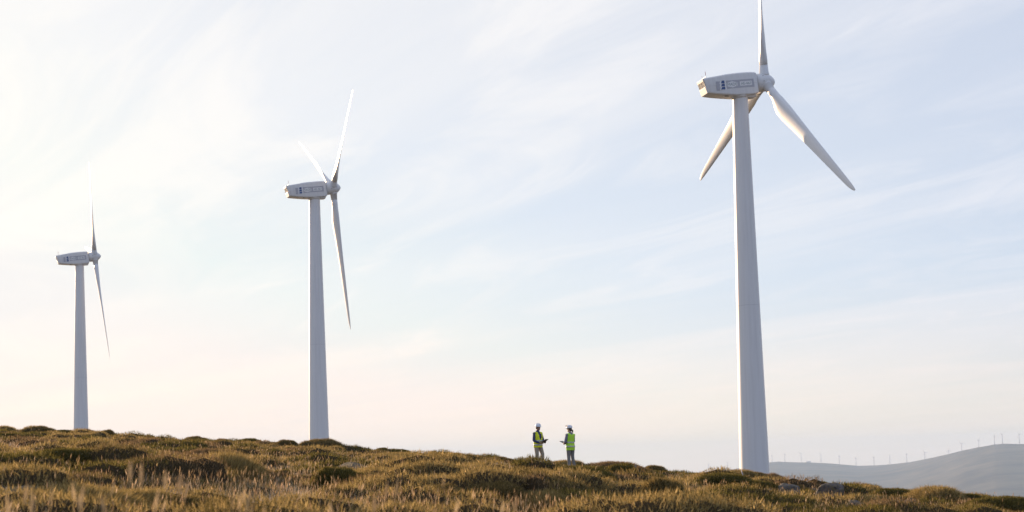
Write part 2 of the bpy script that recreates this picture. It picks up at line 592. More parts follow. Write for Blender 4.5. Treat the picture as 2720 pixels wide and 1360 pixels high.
def section(s, y0, y1, z0, z1, rt, rb, n=5):
    """a rounded rectangle across the nacelle at axial station s"""
    P = []
    for cy, cz, a0, r in ((y1-rt, z1-rt, 0, rt), (y0+rt, z1-rt, 90, rt), (y0+rb, z0+rb, 180, rb), (y1-rb, z0+rb, 270, rb)):
        for k in range(n):
            a = R(a0 + 90*k/(n-1)); P.append((s, cy + r*math.cos(a), cz + r*math.sin(a)))
    return P


NAC = None
BLADE = None


def blade_mesh():
    st = [0.9, 1.0, 1.0001, 1.94, 1.95, 1.98, 1.99, 2.6, 3.4, 4.3, 5.2, 6.2, 7.5, 9.0, 11, 13, 15, 17, 19, 20.6, 21.8, 22.5, 22.85, 23.0]
    ch = np.interp(st, [0.9, 1.0, 1.001, 1.94, 1.95, 1.98, 1.99, 2.6, 3.4, 4.3, 5.2, 6.2, 7.5, 9, 11, 13, 15, 17, 19, 20.6, 21.8, 22.5, 22.85, 23],
                   [1.12, 1.12, 0.95, 0.95, 0.91, 0.91, 0.95, 0.98, 1.2, 1.62, 1.88, 1.95, 1.86, 1.72, 1.53, 1.36, 1.2, 1.04, 0.87, 0.74, 0.62, 0.46, 0.28, 0.06])
    ch = np.where(np.array(st) > 3.0, ch*0.92, ch)
    th = np.interp(st, [0.9, 2.0, 2.6, 3.4, 4.3, 5.2, 6.2, 7.5, 11, 15, 23], [1, 1, 0.95, 0.72, 0.48, 0.38, 0.31, 0.26, 0.21, 0.18, 0.15])
    tw = np.interp(st, [0.9, 2.6, 4.3, 6.2, 8, 12, 21.7, 22.3, 23], [36, 36, 33, 28, 25, 23, 22.5, 14, 12])
    off = np.interp(st, [0.9, 2.2, 5.0, 23], [0.5, 0.5, 0.30, 0.28])
    n = 28; rings = []
    for s, c, t, w, f in zip(st, ch, th, tw, off):
        b = min(1.0, max(0.0, (t-0.3)/0.6)); ring = []
        for k in range(n):
            a = 2*math.pi*k/n
            x = (1+math.cos(a))/2                      # 0 leading .. 1 trailing
            yt = 5*t*(0.2969*math.sqrt(max(x, 0)) - 0.126*x - 0.3516*x*x + 0.2843*x**3 - 0.1015*x**4)
            yc = 0.5*t*math.sin(a)
            y = b*yc + (1-b)*(math.copysign(yt, math.sin(a)) + 0.03*4*x*(1-x)*(1-b))
            X, Y = (f - x)*c, y*c                      # leading edge towards +
            cw, sw = math.cos(R(w)), math.sin(R(w))
            ring.append((-Y*cw + X*sw, X*cw + Y*sw, s))   # local x = upwind, y = leading, z = span
        rings.append(ring)
    mb = MB().rings(rings)
    for k in range(len(mb.m)):
        seg = k//n
        mb.m[k] = 1 if k < n*(len(st)-1) and st[min(seg, len(st)-1)] in (1.95,) else 0
    return mb.mesh('blade', True)


def turbine(label, x, y, top, yaw, th, tau, variant, pitch):
    global NAC, BLADE
    gz = float(Hgt(x, y)) - 0.3
    root = empty('wind_turbine', (x, y, gz))
    tag(root, label, 'wind turbine', 'three large wind turbines on the heath')
    H = top - gz
    # tower: steel tube in three cans with flange joints
    prof = []
    rr = lambda z: 0.855 + (H-z)*0.0185
    joints = [H-23.6]
    zs = sorted([0.0, 0.5, H] + [H*k/24 for k in range(1, 24)])
    for z in zs: prof.append((z, rr(z)))
    prof = sorted(prof)
    prof += [(H+0.12, 0.9)]
    tw = MB().lathe(prof, 72).obj('tower', M_PAINT, root, True)
    for z in joints:
        MB().lathe([(z-0.02, rr(z-0.02)+0.004), (z+0.02, rr(z+0.02)+0.004)], 72, caps=False).obj('flange_joint', M_SEAM, tw, True)
    # door at the foot, on the far side from the road
    MB().box((0, -rr(1.3)-0.01, 1.3), (0.8, 0.06, 1.9)).obj('door', M_PANELG, tw, mods=bevel(0.02))
    HM = Matrix.Translation((0, 0, H)) @ Matrix.Rotation(yaw, 4, 'Z') @ Matrix.Rotation(-tau, 4, 'Y')
    # nacelle shell (x = axis towards rotor, -y = side seen here)
    S = [(-4.30, 0.50, 2.16, 0.92), (-4.22, 0.45, 2.22, 0.98), (-3.2, 0.30, 2.33, 1.03), (-2.0, 0.13, 2.44, 1.06), (-1.0, 0.0, 2.52, 1.07), (0.2, -0.05, 2.55, 1.07),
         (1.2, -0.04, 2.53, 1.06), (1.78, 0.02, 2.48, 1.03), (1.92, 0.10, 2.40, 0.97)]
    rings = []
    for s, z0, z1, hw in S:
        ring = section(s, -hw, hw, z0, z1, 0.24, 0.20)
        if s < -4: ring = [(px - 0.22*(pz-1.3), py, pz) for px, py, pz in ring]     # tail raked
        rings.append(ring)
    nac = MB().rings(rings).obj('nacelle', M_PAINT, root, True)
    for p in nac.data.polygons: p.use_smooth = len(p.vertices) < 6
    nac.matrix_local = HM
    # tail: cooling louvre between a hood and a box
    RK = Matrix.Rotation(-0.217, 3, 'Y')
    tx = lambda z: -4.30 - 0.22*(z-1.3)
    MB().box((tx(2.0)-0.03, 0, 2.0), (0.16, 1.74, 0.34), 0, RK).obj('tail_hood', M_PAINT, nac, mods=bevel(0.04))
    MB().box((tx(0.88)-0.03, 0, 0.88), (0.16, 1.76, 0.76), 0, RK).obj('tail_box', M_PAINT, nac, mods=bevel(0.04))
    lv = MB()
    lv.box((tx(1.54)+0.01, 0, 1.54), (0.06, 1.70, 0.58), 0, RK)
    for k in range(8): lv.box((tx(1.30+0.07*k)-0.035, 0, 1.30+0.07*k), (0.05, 1.62, 0.022), 0, RK)
    for q in (-0.84, 0, 0.84): lv.box((tx(1.54)-0.04, q, 1.54), (0.07, 0.05, 0.56), 0, RK)
    lv.obj('louvre', M_LOUVRE, nac)
    # roof hatch edges and the weather mast
    MB().box((-1.6, 0, 2.505), (1.0, 1.2, 0.05), 0, Matrix.Rotation(-0.075, 3, 'Y')).box((-0.55, 0, 2.56), (0.5, 0.8, 0.06)).obj('roof_hatch', M_PAINT, nac, mods=bevel(0.015))
    ms = MB()
    ms.tube([(-4.0, -0.55, 2.15), (-4.0, -0.55, 2.62)], [0.025, 0.02], 8, 0).tube([(-4.0, -0.55, 2.62), (-4.0, -0.55, 3.0)], [0.03, 0.03], 8, 1)
    ms.tube([(-4.0, 0.5, 2.15), (-4.0, 0.5, 2.7)], [0.02, 0.02], 8, 0).box((-4.0, -0.02, 2.45), (0.03, 1.04, 0.03), 0)
    for k in range(3):
        a = k*2.094; ms.ball((-4.0+0.09*math.cos(a), 0.5+0.09*math.sin(a), 2.72), 0.035, 5, 0)
    ms.obj('weather_mast', [M_WHITE, M_RED], nac)
    # seam line along the shell and underside vent
    MB().box((-1.16, -1.068, 1.25), (5.9, 0.012, 0.02)).obj('shell_seam', M_SEAM, nac)
    MB().box((-1.75, -0.5, 0.10), (0.5, 0.3, 0.06)).obj('vent', M_DARK, nac)
    # front cowl and yaw collar
    MB().lathe([(-0.22, 0.94), (0.0, 1.0), (0.12, 1.0)], 48).obj('yaw_collar', M_PAINT, nac, True)
    MB().box((1.05, 0, -0.12), (1.35, 1.3, 0.26)).obj('front_cowl', M_PAINT, nac, mods=bevel(0.1, 3))
    # sign on the side of the shell
    sg = MB()
    yb = -1.085

    def poly(pts, m, dy): sg.add([(a, yb-dy, b) for a, b in pts] + [(a, yb-dy+0.02, b) for a, b in pts], [tuple(range(len(pts)))] + [(i, i+len(pts), (i+1) % len(pts)+len(pts), (i+1) % len(pts)) for i in range(len(pts))], m)
    poly([(-1.93, 0.80), (1.42, 0.80), (1.42, 1.70), (-1.93, 1.70)], 0, 0.0)
    poly([(-3.14, 0.66), (-2.80, 0.66), (-2.62, 1.66), (-3.14, 1.70)], 0, 0.0)
    # white lightning edge, blue sail bars, white post
    poly([(-2.76, 0.68), (-2.60, 1.05), (-2.78, 1.05), (-2.60, 1.40), (-2.76, 1.40), (-2.56, 1.74), (-2.44, 1.74), (-2.20, 0.70)], 2, 0.004)
    poly([(-2.16, 0.68), (-1.96, 0.68), (-1.96, 1.76), (-2.14, 1.76)], 2, 0.004)
    poly([(-2.62, 0.74), (-2.12, 0.74), (-2.12, 1.02), (-2.50, 1.02)], 1, 0.01)
    poly([(-2.58, 1.08), (-2.12, 1.08), (-2.12, 1.36), (-2.50, 1.36)], 1, 0.01)
    poly([(-2.56, 1.43), (-2.12, 1.43), (-2.12, 1.74), (-2.44, 1.74)], 1, 0.01)
    poly([(-1.86, 1.06), (-1.22, 0.88), (-0.58, 1.06), (-0.58, 1.42), (-1.22, 1.60), (-1.86, 1.42)], 2, 0.006)
    poly([(-0.28, 1.00), (1.16, 1.00), (1.16, 1.50), (-0.28, 1.50)], 2, 0.006)
    for body, cx, w, hgt in (('MADE', -1.22, 1.16, 0.33), ('AE-46/I', 0.44, 1.22, 0.30)):
        v, f = text_pieces(body, 0.4)
        a = np.array(v); lo, hi = a.min(0), a.max(0)
        sg.add([((p[0]-(lo[0]+hi[0])/2)/(hi[0]-lo[0])*w + cx, yb-0.014, (p[1]-(lo[1]+hi[1])/2)/(hi[1]-lo[1])*hgt + 1.245) for p in v], f, 3)
    sg.obj('sign', [M_PANELG, M_BLUE, M_WHITE, M_LETTER], nac)
    # hub: spinner with blade sockets
    hub = MB().lathe([(1.98-3.2, 0.70), (2.02-3.2, 0.97), (2.25-3.2, 1.02), (-0.2, 1.03), (0.25, 0.98), (0.6, 0.82), (0.9, 0.60), (1.12, 0.36), (1.25, 0.16), (1.3, 0.02)], 48, axis='x').obj('hub', M_PAINT, root, True)
    hub.matrix_local = HM @ Matrix.Translation((3.2, 0, 1.4)) @ Matrix.Rotation(th, 4, 'X')
    for k in range(3):
        a = Matrix.Rotation(2*math.pi*k/3, 4, 'X')
        sk = MB().lathe([(0.75, 0.60), (1.02, 0.60), (1.03, 0.56), (1.06, 0.56)], 32).obj('blade_socket', M_PAINT, hub, True)
        sk.matrix_local = a
        for q in (-0.35, 0.35): MB().box((-0.45+0.1*q, 1.0*math.sin(q+1.047), 1.0*math.cos(q+1.047)), (0.16, 0.07, 0.07)).obj('hatch_bolt', M_DARK, hub, mods=bevel(0.01)).matrix_local = a
        if BLADE is None:
            BLADE = blade_mesh(); BLADE.materials.append(M_PAINT); BLADE.materials.append(M_SEAM)
        b = link('blade', BLADE, root)
        b.matrix_local = HM @ Matrix.Translation((3.2, 0, 1.4)) @ Matrix.Rotation(th + 2*math.pi*k/3, 4, 'X') @ Matrix.Rotation(R(pitch), 4, 'Z')
    return root


TAU = 0.1101
turbine('nearest and largest white wind turbine, right of the two workers, nacelle tail sunlit', 26.418, 166.639, 40.65, 0.25897, 0.21444, TAU, 0, 0)
turbine('mid sized white wind turbine left of the workers, two raised blades glowing in the sun', -30.913, 238.973, 43.76, 0.34152, 1.05923, TAU, 1, 4)
turbine('smallest of the three white turbines, far left, pale blade pointing straight up', -89.44, 311.302, 44.417, 0.33440, 0.74613, TAU, 2, 19)


def far_turbine_mesh(th, face):
    mb = MB().lathe([(0, 1.9), (22, 1.5), (44, 1.1)], 10)
    mb.box((-1.2*face, 0, 45.2), (7.5, 2.6, 2.8)).ball((3.2*face, 0, 45.3), (1.6, 1.2, 1.2), 5)
    for k in range(3):
        a = th + k*2.0944
        d = Vector((0, math.sin(a), math.cos(a))); p = Vector((3.2*face, 0, 45.3)); e = Vector((0, math.cos(a), -math.sin(a)))
        rings = []
        for s, c in ((0.8, 0.5), (5, 1.0), (12, 0.75), (22, 0.25)):
            q = p + d*s
            rings.append([q + e*c + Vector((0.12, 0, 0)), q + e*c*0.1 + Vector((0.35, 0, 0)), q - e*c + Vector((0.05, 0, 0)), q - e*c*0.1 - Vector((0.35, 0, 0))])
        mb.rings(rings)
    return mb.mesh('distant_turbine', True)


FARM = plain('distant_turbine_paint', (0.66, 0.65, 0.66), 0.6, 0.05)
far_meshes = []
for k, (t, f) in enumerate(((0.0, 1), (0.5, -1), (1.05, 1), (0.25, 1), (0.8, -1), (0.0, -1))):
    me = far_turbine_mesh(t, f); me.materials.append(FARM); far_meshes.append(me)
ORD = ['first', 'second', 'third', 'fourth', 'fifth', 'sixth', 'seventh', 'eighth', 'ninth', 'tenth', 'eleventh', 'twelfth', 'thirteenth', 'fourteenth', 'fifteenth', 'sixteenth']
#       column, hub row, yaw(deg, 0 = seen edge on), mesh
FT = [(2051, 1210.5, 10, 0), (2085, 1206.4, 5, 3), (2128.5, 1205, 80, 2), (2181, 1207.4, 20, 1), (2229.6, 1212, 15, 0), (2274, 1217, 5, 3), (2322, 1214.6, 0, 4), (2364, 1211, 20, 2),
      (2409, 1206, 0, 5), (2457, 1202, 75, 1), (2520, 1195.5, 60, 0), (2555, 1179, 70, 4), (2600, 1168.5, 10, 3), (2642, 1158.5, 5, 0), (2663, 1154.5, 55, 2), (2708, 1153.6, 65, 1)]


def far_turbine(c, row, yaw, k, label):
    x, y, z = hill_crest(c)
    d = math.hypot(x, y); r = ray(c, row)
    o = link('distant_turbine', far_meshes[k])
    o.location = (x, y, r[2]*d - 45.3)
    o.rotation_euler = (0, 0, -math.atan2(x, y) + R(yaw))
    tag(o, label, 'wind turbine', 'distant wind turbines along the hazy ridge')


for n, (c, row, yaw, k) in enumerate(FT):
    far_turbine(c, row, yaw, k, 'tiny far turbine on the hazy ridge, ' + ORD[n] + ' from the big tower rightwards')
far_turbine(1933, 1228.5, 5, 0, 'tiny far turbine peeping over the heath just left of the big tower')
far_turbine(1882.6, 1234, 40, 3, 'tiny far turbine barely peeping over the heath between the workers and the big tower')


def hut():
    x, y, z = hill_crest(2147)
    root = empty('hilltop_hut', (x, y, z-1.0))
    tag(root, 'tiny dark flat hut on the hazy ridge crest beside the third far turbine', 'hut')
    MB().box((0, 0, 3.5), (26, 14, 7)).box((-7, -7.05, 2.2), (3, 0.2, 4.2)).box((4, -7.05, 3.6), (6, 0.2, 2)).obj('wall', FARM, root)
    MB().box((0, 0, 7.4), (28, 16, 0.8)).obj('roof', FARM, root)


hut()

# ------------------------------------------------------------------ people
M_SKIN = plain('skin', (0.36, 0.20, 0.14), 0.55, 0.08, 12)
M_SKIN2 = plain('fair_skin', (0.46, 0.28, 0.21), 0.55, 0.08, 12)
M_HAIR = plain('dark_hair', (0.035, 0.022, 0.016), 0.55, 0.3, 30)
M_NAVY = plain('navy_cloth', (0.045, 0.055, 0.13), 0.85, 0.2, 14, 0.4)
M_LILAC = plain('lilac_grey_cloth', (0.20, 0.19, 0.26), 0.85, 0.2, 14, 0.4)
M_KHAKI = plain('khaki_cloth', (0.37, 0.305, 0.225), 0.9, 0.15, 12, 0.4)
M_GREYC = plain('grey_cloth', (0.235, 0.225, 0.215), 0.9, 0.15, 12, 0.4)
M_BOOT = plain('brown_leather', (0.07, 0.045, 0.03), 0.6, 0.25, 20)
M_REFL = plain('reflective_tape', (0.55, 0.55, 0.54), 0.35, 0.06)
M_HAT = plain('helmet_white', (0.78, 0.80, 0.84), 0.3, 0.03)
M_TAB = plain('tablet_black', (0.02, 0.02, 0.022), 0.3, 0.1)
M_GOG = plain('goggle_amber', (0.33, 0.20, 0.12), 0.35, 0.1)


def vest_mat(name, col):
    """fluorescent yellow-green cloth, thin enough for the sun to shine through"""
    m, nt, b = mat(name)
    N, L = nt.nodes.new, nt.links.new
    tc, no, mx, t, ms = N('ShaderNodeTexCoord'), N('ShaderNodeTexNoise'), N('ShaderNodeMix'), N('ShaderNodeBsdfTranslucent'), N('ShaderNodeMixShader')
    no.inputs['Scale'].default_value, no.inputs['Detail'].default_value = 9, 5
    L(tc.outputs['Object'], no.inputs['Vector'])
    mx.data_type = 'RGBA'
    mx.inputs[6].default_value = (*[c*0.88 for c in col], 1); mx.inputs[7].default_value = (*[min(1, c*1.1) for c in col], 1)
    L(no.outputs['Fac'], mx.inputs[0]); L(mx.outputs[2], b.inputs['Base Color']); L(mx.outputs[2], t.inputs['Color'])
    b.inputs['Roughness'].default_value = 0.75
    bp = N('ShaderNodeBump'); bp.inputs['Strength'].default_value, bp.inputs['Distance'].default_value = 0.5, 0.02
    L(no.outputs['Fac'], bp.inputs['Height']); L(bp.outputs[0], b.inputs['Normal'])
    ms.inputs[0].default_value = 0.12
    L(b.outputs[0], ms.inputs[1]); L(t.outputs[0], ms.inputs[2]); L(ms.outputs[0], nt.nodes.get('Material Output').inputs[0])
    return m


M_VEST1 = vest_mat('lime_vest', (0.95, 1.0, 0.03))
M_VEST2 = vest_mat('green_vest', (0.56, 1.0, 0.06))


def oring(c, rx, ry, yaw=0.0, n=28, tilt=0.0):
    cs, sn = math.cos(yaw), math.sin(yaw); P = []
    for k in range(n):
        q = 2*math.pi*k/n
        x, y = rx*math.copysign(abs(math.cos(q))**0.85, math.cos(q)), ry*math.copysign(abs(math.sin(q))**0.85, math.sin(q))
        P.append(Vector((c[0] + x*cs - y*sn, c[1] + x*sn + y*cs, c[2] + tilt*y)))
    return P


def hand(mb, wrist, palm_dir, side_dir, curl_dir, s, thumb_side):
    """palm, four curled fingers of unequal length and a thumb"""
    w, d, a, u = Vector(wrist), Vector(palm_dir).normalized(), Vector(side_dir).normalized(), Vector(curl_dir).normalized()
    mb.tube([w - d*0.01, w + d*0.03*s, w + d*0.085*s], [(0.028*s, 0.019*s), (0.040*s, 0.017*s), (0.041*s, 0.014*s)], 12, 0, a)
    for i, ln in enumerate((0.92, 1.04, 1.0, 0.80)):
        o = w + d*0.08*s + a*(0.030 - 0.020*i)*s*thumb_side
        mb.tube([o - d*0.012, o + d*0.026*s*ln + u*0.006*s, o + d*0.040*s*ln + u*0.026*s, o + d*0.030*s*ln + u*0.046*s*ln], [0.0105*s, 0.0095*s, 0.009*s, 0.007*s], 8)
    o = w + d*0.022*s + a*0.032*s*thumb_side
    mb.tube([o - a*0.012*thumb_side, o + d*0.024*s + a*0.024*s*thumb_side - u*0.004, o + d*0.050*s + a*0.026*s*thumb_side - u*0.012*s], [0.0135*s, 0.012*s, 0.009*s], 8)


def person(label, foot, yaw, P):
    """P holds the pose: joints in metres, x = the person's right, y = ahead, z = up"""
    root = empty('person', foot, yaw)
    tag(root, label, 'person', 'two workers in hard hats talking')
    H = P['head']; hv = Vector(H)
    hy = P.get('head_yaw', 0.0)
    RH = Matrix.Rotation(hy, 3, 'Z') @ Matrix.Rotation(P.get('nod', 0.0), 3, 'X')
    hp = lambda x, y, z: hv + RH @ Vector((x, y, z))
    L, Rt = P['left'], P['right']
    # ---- body: one continuous skin surface
    b = MB()
    b.ball(hv + Vector((0, 0, 0.02)), (0.074, 0.094, 0.098), 12, 0, RH)                       # skull
    b.ball(hp(0, 0.022, -0.058), (0.058, 0.070, 0.066), 10, 0, RH)                            # jaw
    b.ball(hp(0, 0.078, -0.098), (0.024, 0.020, 0.018), 7, 0, RH)                             # chin
    b.tube([hp(0, 0.082, 0.022), hp(0, 0.100, -0.008), hp(0, 0.112, -0.028)], [(0.009, 0.010), (0.012, 0.012), (0.016, 0.011)], 8)   # nose
    for sx in (-1, 1):
        b.ball(hp(0.030*sx, 0.084, 0.012), (0.017, 0.012, 0.010), 6, 0, RH)                   # eyes
        b.tube([hp(0.012*sx, 0.094, 0.030), hp(0.048*sx, 0.080, 0.031)], [0.008, 0.007], 6)   # brows
        b.ball(hp(0.076*sx, -0.005, -0.012), (0.010, 0.020, 0.032), 7, 0, RH)                 # ears
    b.tube([hp(-0.024, 0.088, -0.060), hp(0, 0.096, -0.060), hp(0.024, 0.088, -0.060)], [0.007, 0.010, 0.007], 7)   # mouth
    nk = Vector(P['neck'])
    b.tube([nk - Vector((0, 0, 0.06)), nk + Vector((0, 0, 0.03)), hv + Vector((0, -0.01, -0.05))], [0.066, 0.056, 0.055], 14)
    for z, rx, ry, cx, cy in P['torso']: pass
    b.rings([oring((cx, cy, z), rx*0.94, ry*0.92, P['twist']) for z, rx, ry, cx, cy in P['torso']])
    for A in (L, Rt):
        b.tube([A['sh'], A['el'], A['wr']], [0.048, 0.038, 0.026], 12)
        b.ball(A['sh'], 0.055, 8)
        hand(b, A['wr'], A['hd'], A['hs'], A['hc'], P['hand'], A['ts'])
        b.tube([A['hip'], A['kn'], A['an']], [0.078, 0.052, 0.038], 12)
        an = Vector(A['an']); t = Vector(A['toe'])
        b.tube([an + Vector((0, 0, -0.03)) - t*0.04, an + t*0.06 - Vector((0, 0, 0.05)), an + t*0.16 - Vector((0, 0, 0.065))], [0.036, 0.036, 0.026], 10)
    b.obj('body', P['skin'], root, True, remesh(0.0065, 2))
    # ---- shirt: collar, chest and long sleeves
    s = MB()
    s.rings([oring((cx, cy, z), rx*0.985, ry*0.985, P['twist']) for z, rx, ry, cx, cy in P['torso'] if z > P['hem'] - 0.02])
    s.tube([nk - Vector((0, 0, 0.07)), nk - Vector((0, 0, 0.02)), nk + Vector((0, -0.012, 0.028))], [0.105, 0.074, 0.068], 18)
    for A in (L, Rt):
        e, w, h0 = Vector(A['el']), Vector(A['wr']), Vector(A['sh'])
        s.ball(A['sh'], (0.062, 0.066, 0.060), 9)
        m = (h0 + e)/2
        s.tube([h0, m, e + (h0-e)*0.06, e + (w-e)*0.12, e + (w-e)*0.55, w + (e-w)*A.get('cuff', 0.06)], [0.060, 0.060, 0.055, 0.055, 0.047, 0.040], 14)
    s.obj('shirt', P['shirt'], root, True, remesh(0.009, 3))
    # ---- trousers and boots
    t = MB()
    pel = [r for r in P['torso'] if r[0] < P['hem'] + 0.20]
    t.rings([oring((cx, cy, z), rx*1.0, ry*1.0, P['twist']) for z, rx, ry, cx, cy in pel])
    for A in (L, Rt):
        h0, k, a = Vector(A['hip']), Vector(A['kn']), Vector(A['an'])
        t.tube([h0 + Vector((0, 0, 0.03)), h0 + (k-h0)*0.35, k + (h0-k)*0.08, k + (a-k)*0.2, k + (a-k)*0.65, a + Vector((0, 0, 0.0))], [0.098, 0.096, 0.074, 0.071, 0.066, 0.066], 16)
    t.obj('trousers', P['pants'], root, True, remesh(0.010, 3))
    for A in (L, Rt):
        an, d = Vector(A['an']), Vector(A['toe'])
        bt = MB()
        bt.tube([an + Vector((0, 0, 0.06)), an - Vector((0, 0, 0.03)), an + d*0.01 - Vector((0, 0, 0.07))], [0.058, 0.056, 0.052], 14)
        bt.tube([an - d*0.055 - Vector((0, 0, 0.052)), an + d*0.06 - Vector((0, 0, 0.045)), an + d*0.15 - Vector((0, 0, 0.062)), an + d*0.20 - Vector((0, 0, 0.068))], [(0.042, 0.046), (0.050, 0.052), (0.048, 0.036), (0.030, 0.024)], 14, 0, (d.y, -d.x, 0))
        bt.obj('boot', M_BOOT, root, True, remesh(0.008, 3))
    # ---- sleeveless safety vest, open at the neck
    v = MB()
    rows = [r for r in P['torso'] if P['hem'] - 0.03 < r[0] < P['vtop']]
    n = 44
    V, F, rings = [], [], []
    for z, rx, ry, cx, cy in rows: rings.append(oring((cx, cy, z), rx*1.06 + 0.010, ry*1.06 + 0.012, P['twist'], n))
    hem = rows[0]
    rings.insert(0, [p + Vector((0, 0, P['hem'] - hem[0])) for p in oring((hem[3], hem[4], hem[0]), hem[1]*1.09 + 0.014, hem[2]*1.12 + 0.016, P['twist'], n)])
    rings = rings if rings[0][0].z < rings[1][0].z else rings[1:]
    front = int(n*0.25)
    for r in rings: V += r
    for i in range(len(rings)-1):
        zt = (rings[i][0].z + rings[i+1][0].z)/2
        for j in range(n):
            k = (j+1) % n
            # V neck: leave out the wedge at the front; arm holes at the two sides
            da = abs((j + 0.5 - front + n/2) % n - n/2)
            if zt > P['vneck'] and da < 0.3 + (zt - P['vneck'])*11: continue
            if zt > P['armhole']:
                ds = min(abs((j + 0.5 + n/2) % n - n/2), abs((j + 0.5 - n/2 + n/2) % n - n/2))
                if ds < P.get('armw', 3.2): continue
            F.append((i*n+j, i*n+k, (i+1)*n+k, (i+1)*n+j))
    v.add(V, F)
    # shoulder straps over the top
    sl = MB()
    tp = rings[-1]
    for sx in (-1, 1):
        A = Rt if sx > 0 else L
        sh = Vector(A['sh']); c = nk + Vector((0, 0, -0.035))
        top = c + (sh - c)*0.50 + Vector((0, 0, P.get('strap', 0.056)))
        cosn, sinn = math.cos(P['twist']), math.sin(P['twist'])
        fw = Vector((-sinn, cosn, 0)); sd = Vector((cosn, sinn, 0))
        zt = rings[-1][0].z
        z0 = rows[-1]
        ctr = Vector((z0[3], z0[4], zt))
        fx = sd*(0.115*sx)
        fr = ctr + fx + fw*(z0[2]*1.06 - 0.004); bk = ctr + fx - fw*(z0[2]*1.06 + 0.006)
        pts = [fr - Vector((0, 0, 0.05)), fr + Vector((0, 0, 0.03)) - fw*0.012, top + fw*0.035, top - fw*0.035, bk + Vector((0, 0, 0.03)) + fw*0.012, bk - Vector((0, 0, 0.05))]
        w = P.get('strapw', 0.058)
        ring = []
        for q, p in enumerate(pts):
            dn = Vector((0, 0, -0.010 - 0.012*(q in (2, 3))))
            ring.append([p - sd*w*sx, p + sd*w*sx + dn])
        b0 = len(v.v)
        for a, bb in ring: v.v += [tuple(a), tuple(bb)]
        for q in range(len(pts)-1): v.f.append((b0+2*q, b0+2*q+1, b0+2*q+3, b0+2*q+2)); v.m.append(0)

    def cloth(o):
        so = o.modifiers.new('t', 'SOLIDIFY'); so.thickness, so.offset = 0.007, 1
        su = o.modifiers.new('u', 'SUBSURF'); su.levels = su.render_levels = 1
    ve = v.obj('safety_vest', P['vest'], root, True, cloth)
    # the two reflective bands
    for zb in P['bands']:
        bd = MB()
        A2 = [interp_row(P['torso'], zb - 0.026), interp_row(P['torso'], zb + 0.026)]
        rr = [[p + Vector((0, 0, 0.02*math.sin(i*0.9)*0.3)) for i, p in enumerate(oring((cx, cy, z), rx*1.06 + 0.021, ry*1.06 + 0.024, P['twist'], n))] for z, rx, ry, cx, cy in A2]
        bd.rings(rr, 0, False)
        bd.obj('reflective_band', M_REFL, ve, True, lambda o: setattr(o.modifiers.new('t', 'SOLIDIFY'), 'thickness', 0.003))
    # ---- hard hat with brim and ridge
    h = MB()
    hc = hp(0, -0.004, 0.050)
    rings = []
    for i in range(9):
        e = i/8*math.pi/2
        rings.append([hc + RH @ Vector((0.104*math.cos(e)*math.cos(q), 0.128*math.cos(e)*math.sin(q), 0.108*math.sin(e) + 0.002)) for q in (2*math.pi*k/32 for k in range(32))])
    rings[-1] = [hc + RH @ Vector((0.002*math.cos(q), 0.002*math.sin(q), 0.110)) for q in (2*math.pi*k/32 for k in range(32))]
    rings.insert(0, [hc + RH @ Vector((0.103*math.cos(q), 0.127*math.sin(q), -0.010)) for q in (2*math.pi*k/32 for k in range(32))])
    h.rings(rings)
    br = []
    for rr_, zz in ((0.098, 0.0), (0.114, -0.006), (0.114, -0.011), (0.096, -0.008)):
        br.append([hc + RH @ Vector((rr_*math.cos(q), rr_*1.2*math.sin(q) + (0.050*max(0, math.sin(q))**2 if rr_ > 0.1 else 0), zz - 0.012*max(0, math.sin(q)))) for q in (2*math.pi*k/32 for k in range(32))])
    h.rings(br + [br[0]], 0, False)
    for x in (-0.028, 0.0, 0.028):
        h.tube([hc + RH @ Vector((x, 0.127*math.cos(a), 0.111*math.sin(a))) for a in np.linspace(0.5, 2.7, 10)], [0.007]*10, 8)
    hat = h.obj('hard_hat', M_HAT, root, True)
    if P.get('goggles'):
        g = MB()
        for sx in (-1, 1):
            c = hc + RH @ Vector((0.034*sx, 0.125, 0.085))
            ring = [c + RH @ (Matrix.Rotation(-0.6, 3, 'X') @ Vector((0.030*math.cos(a), 0, 0.026*math.sin(a)))) for a in np.linspace(0, 2*math.pi, 15)]
            g.tube(ring, [0.007]*15, 7)
        g.tube([hc + RH @ Vector((-0.06, 0.11, 0.078)), hc + RH @ Vector((-0.104, 0.02, 0.045)), hc + RH @ Vector((-0.09, -0.07, 0.04))], [0.006]*3, 7)
        g.tube([hc + RH @ Vector((0.06, 0.11, 0.078)), hc + RH @ Vector((0.104, 0.02, 0.045)), hc + RH @ Vector((0.09, -0.07, 0.04))], [0.006]*3, 7)
        g.obj('goggles', M_GOG, hat, True)
    # ---- hair
    hr = MB()
    hr.ball(hp(0, -0.018, 0.016), (0.083, 0.088, 0.082), 10, 0, RH)
    if P['hair'] == 'short':
        hr.ball(hp(0, -0.052, -0.030), (0.068, 0.046, 0.055), 8, 0, RH)
    else:
        hr.ball(hp(0, -0.055, -0.035), (0.072, 0.055, 0.070), 9, 0, RH)
        hr.tube([hp(0, -0.10, -0.03), hp(0.01, -0.135, -0.06), hp(0.015, -0.135, -0.13), hp(0.01, -0.115, -0.19)], [0.026, 0.032, 0.028, 0.010], 10)
    hr.obj('hair', M_HAIR, root, True, remesh(0.009, 2))
    return root


def interp_row(T, z):
    a = np.array(T)
    a = a[np.argsort(a[:, 0])]
    return tuple([z] + [float(np.interp(z, a[:, 0], a[:, i])) for i in range(1, 5)])


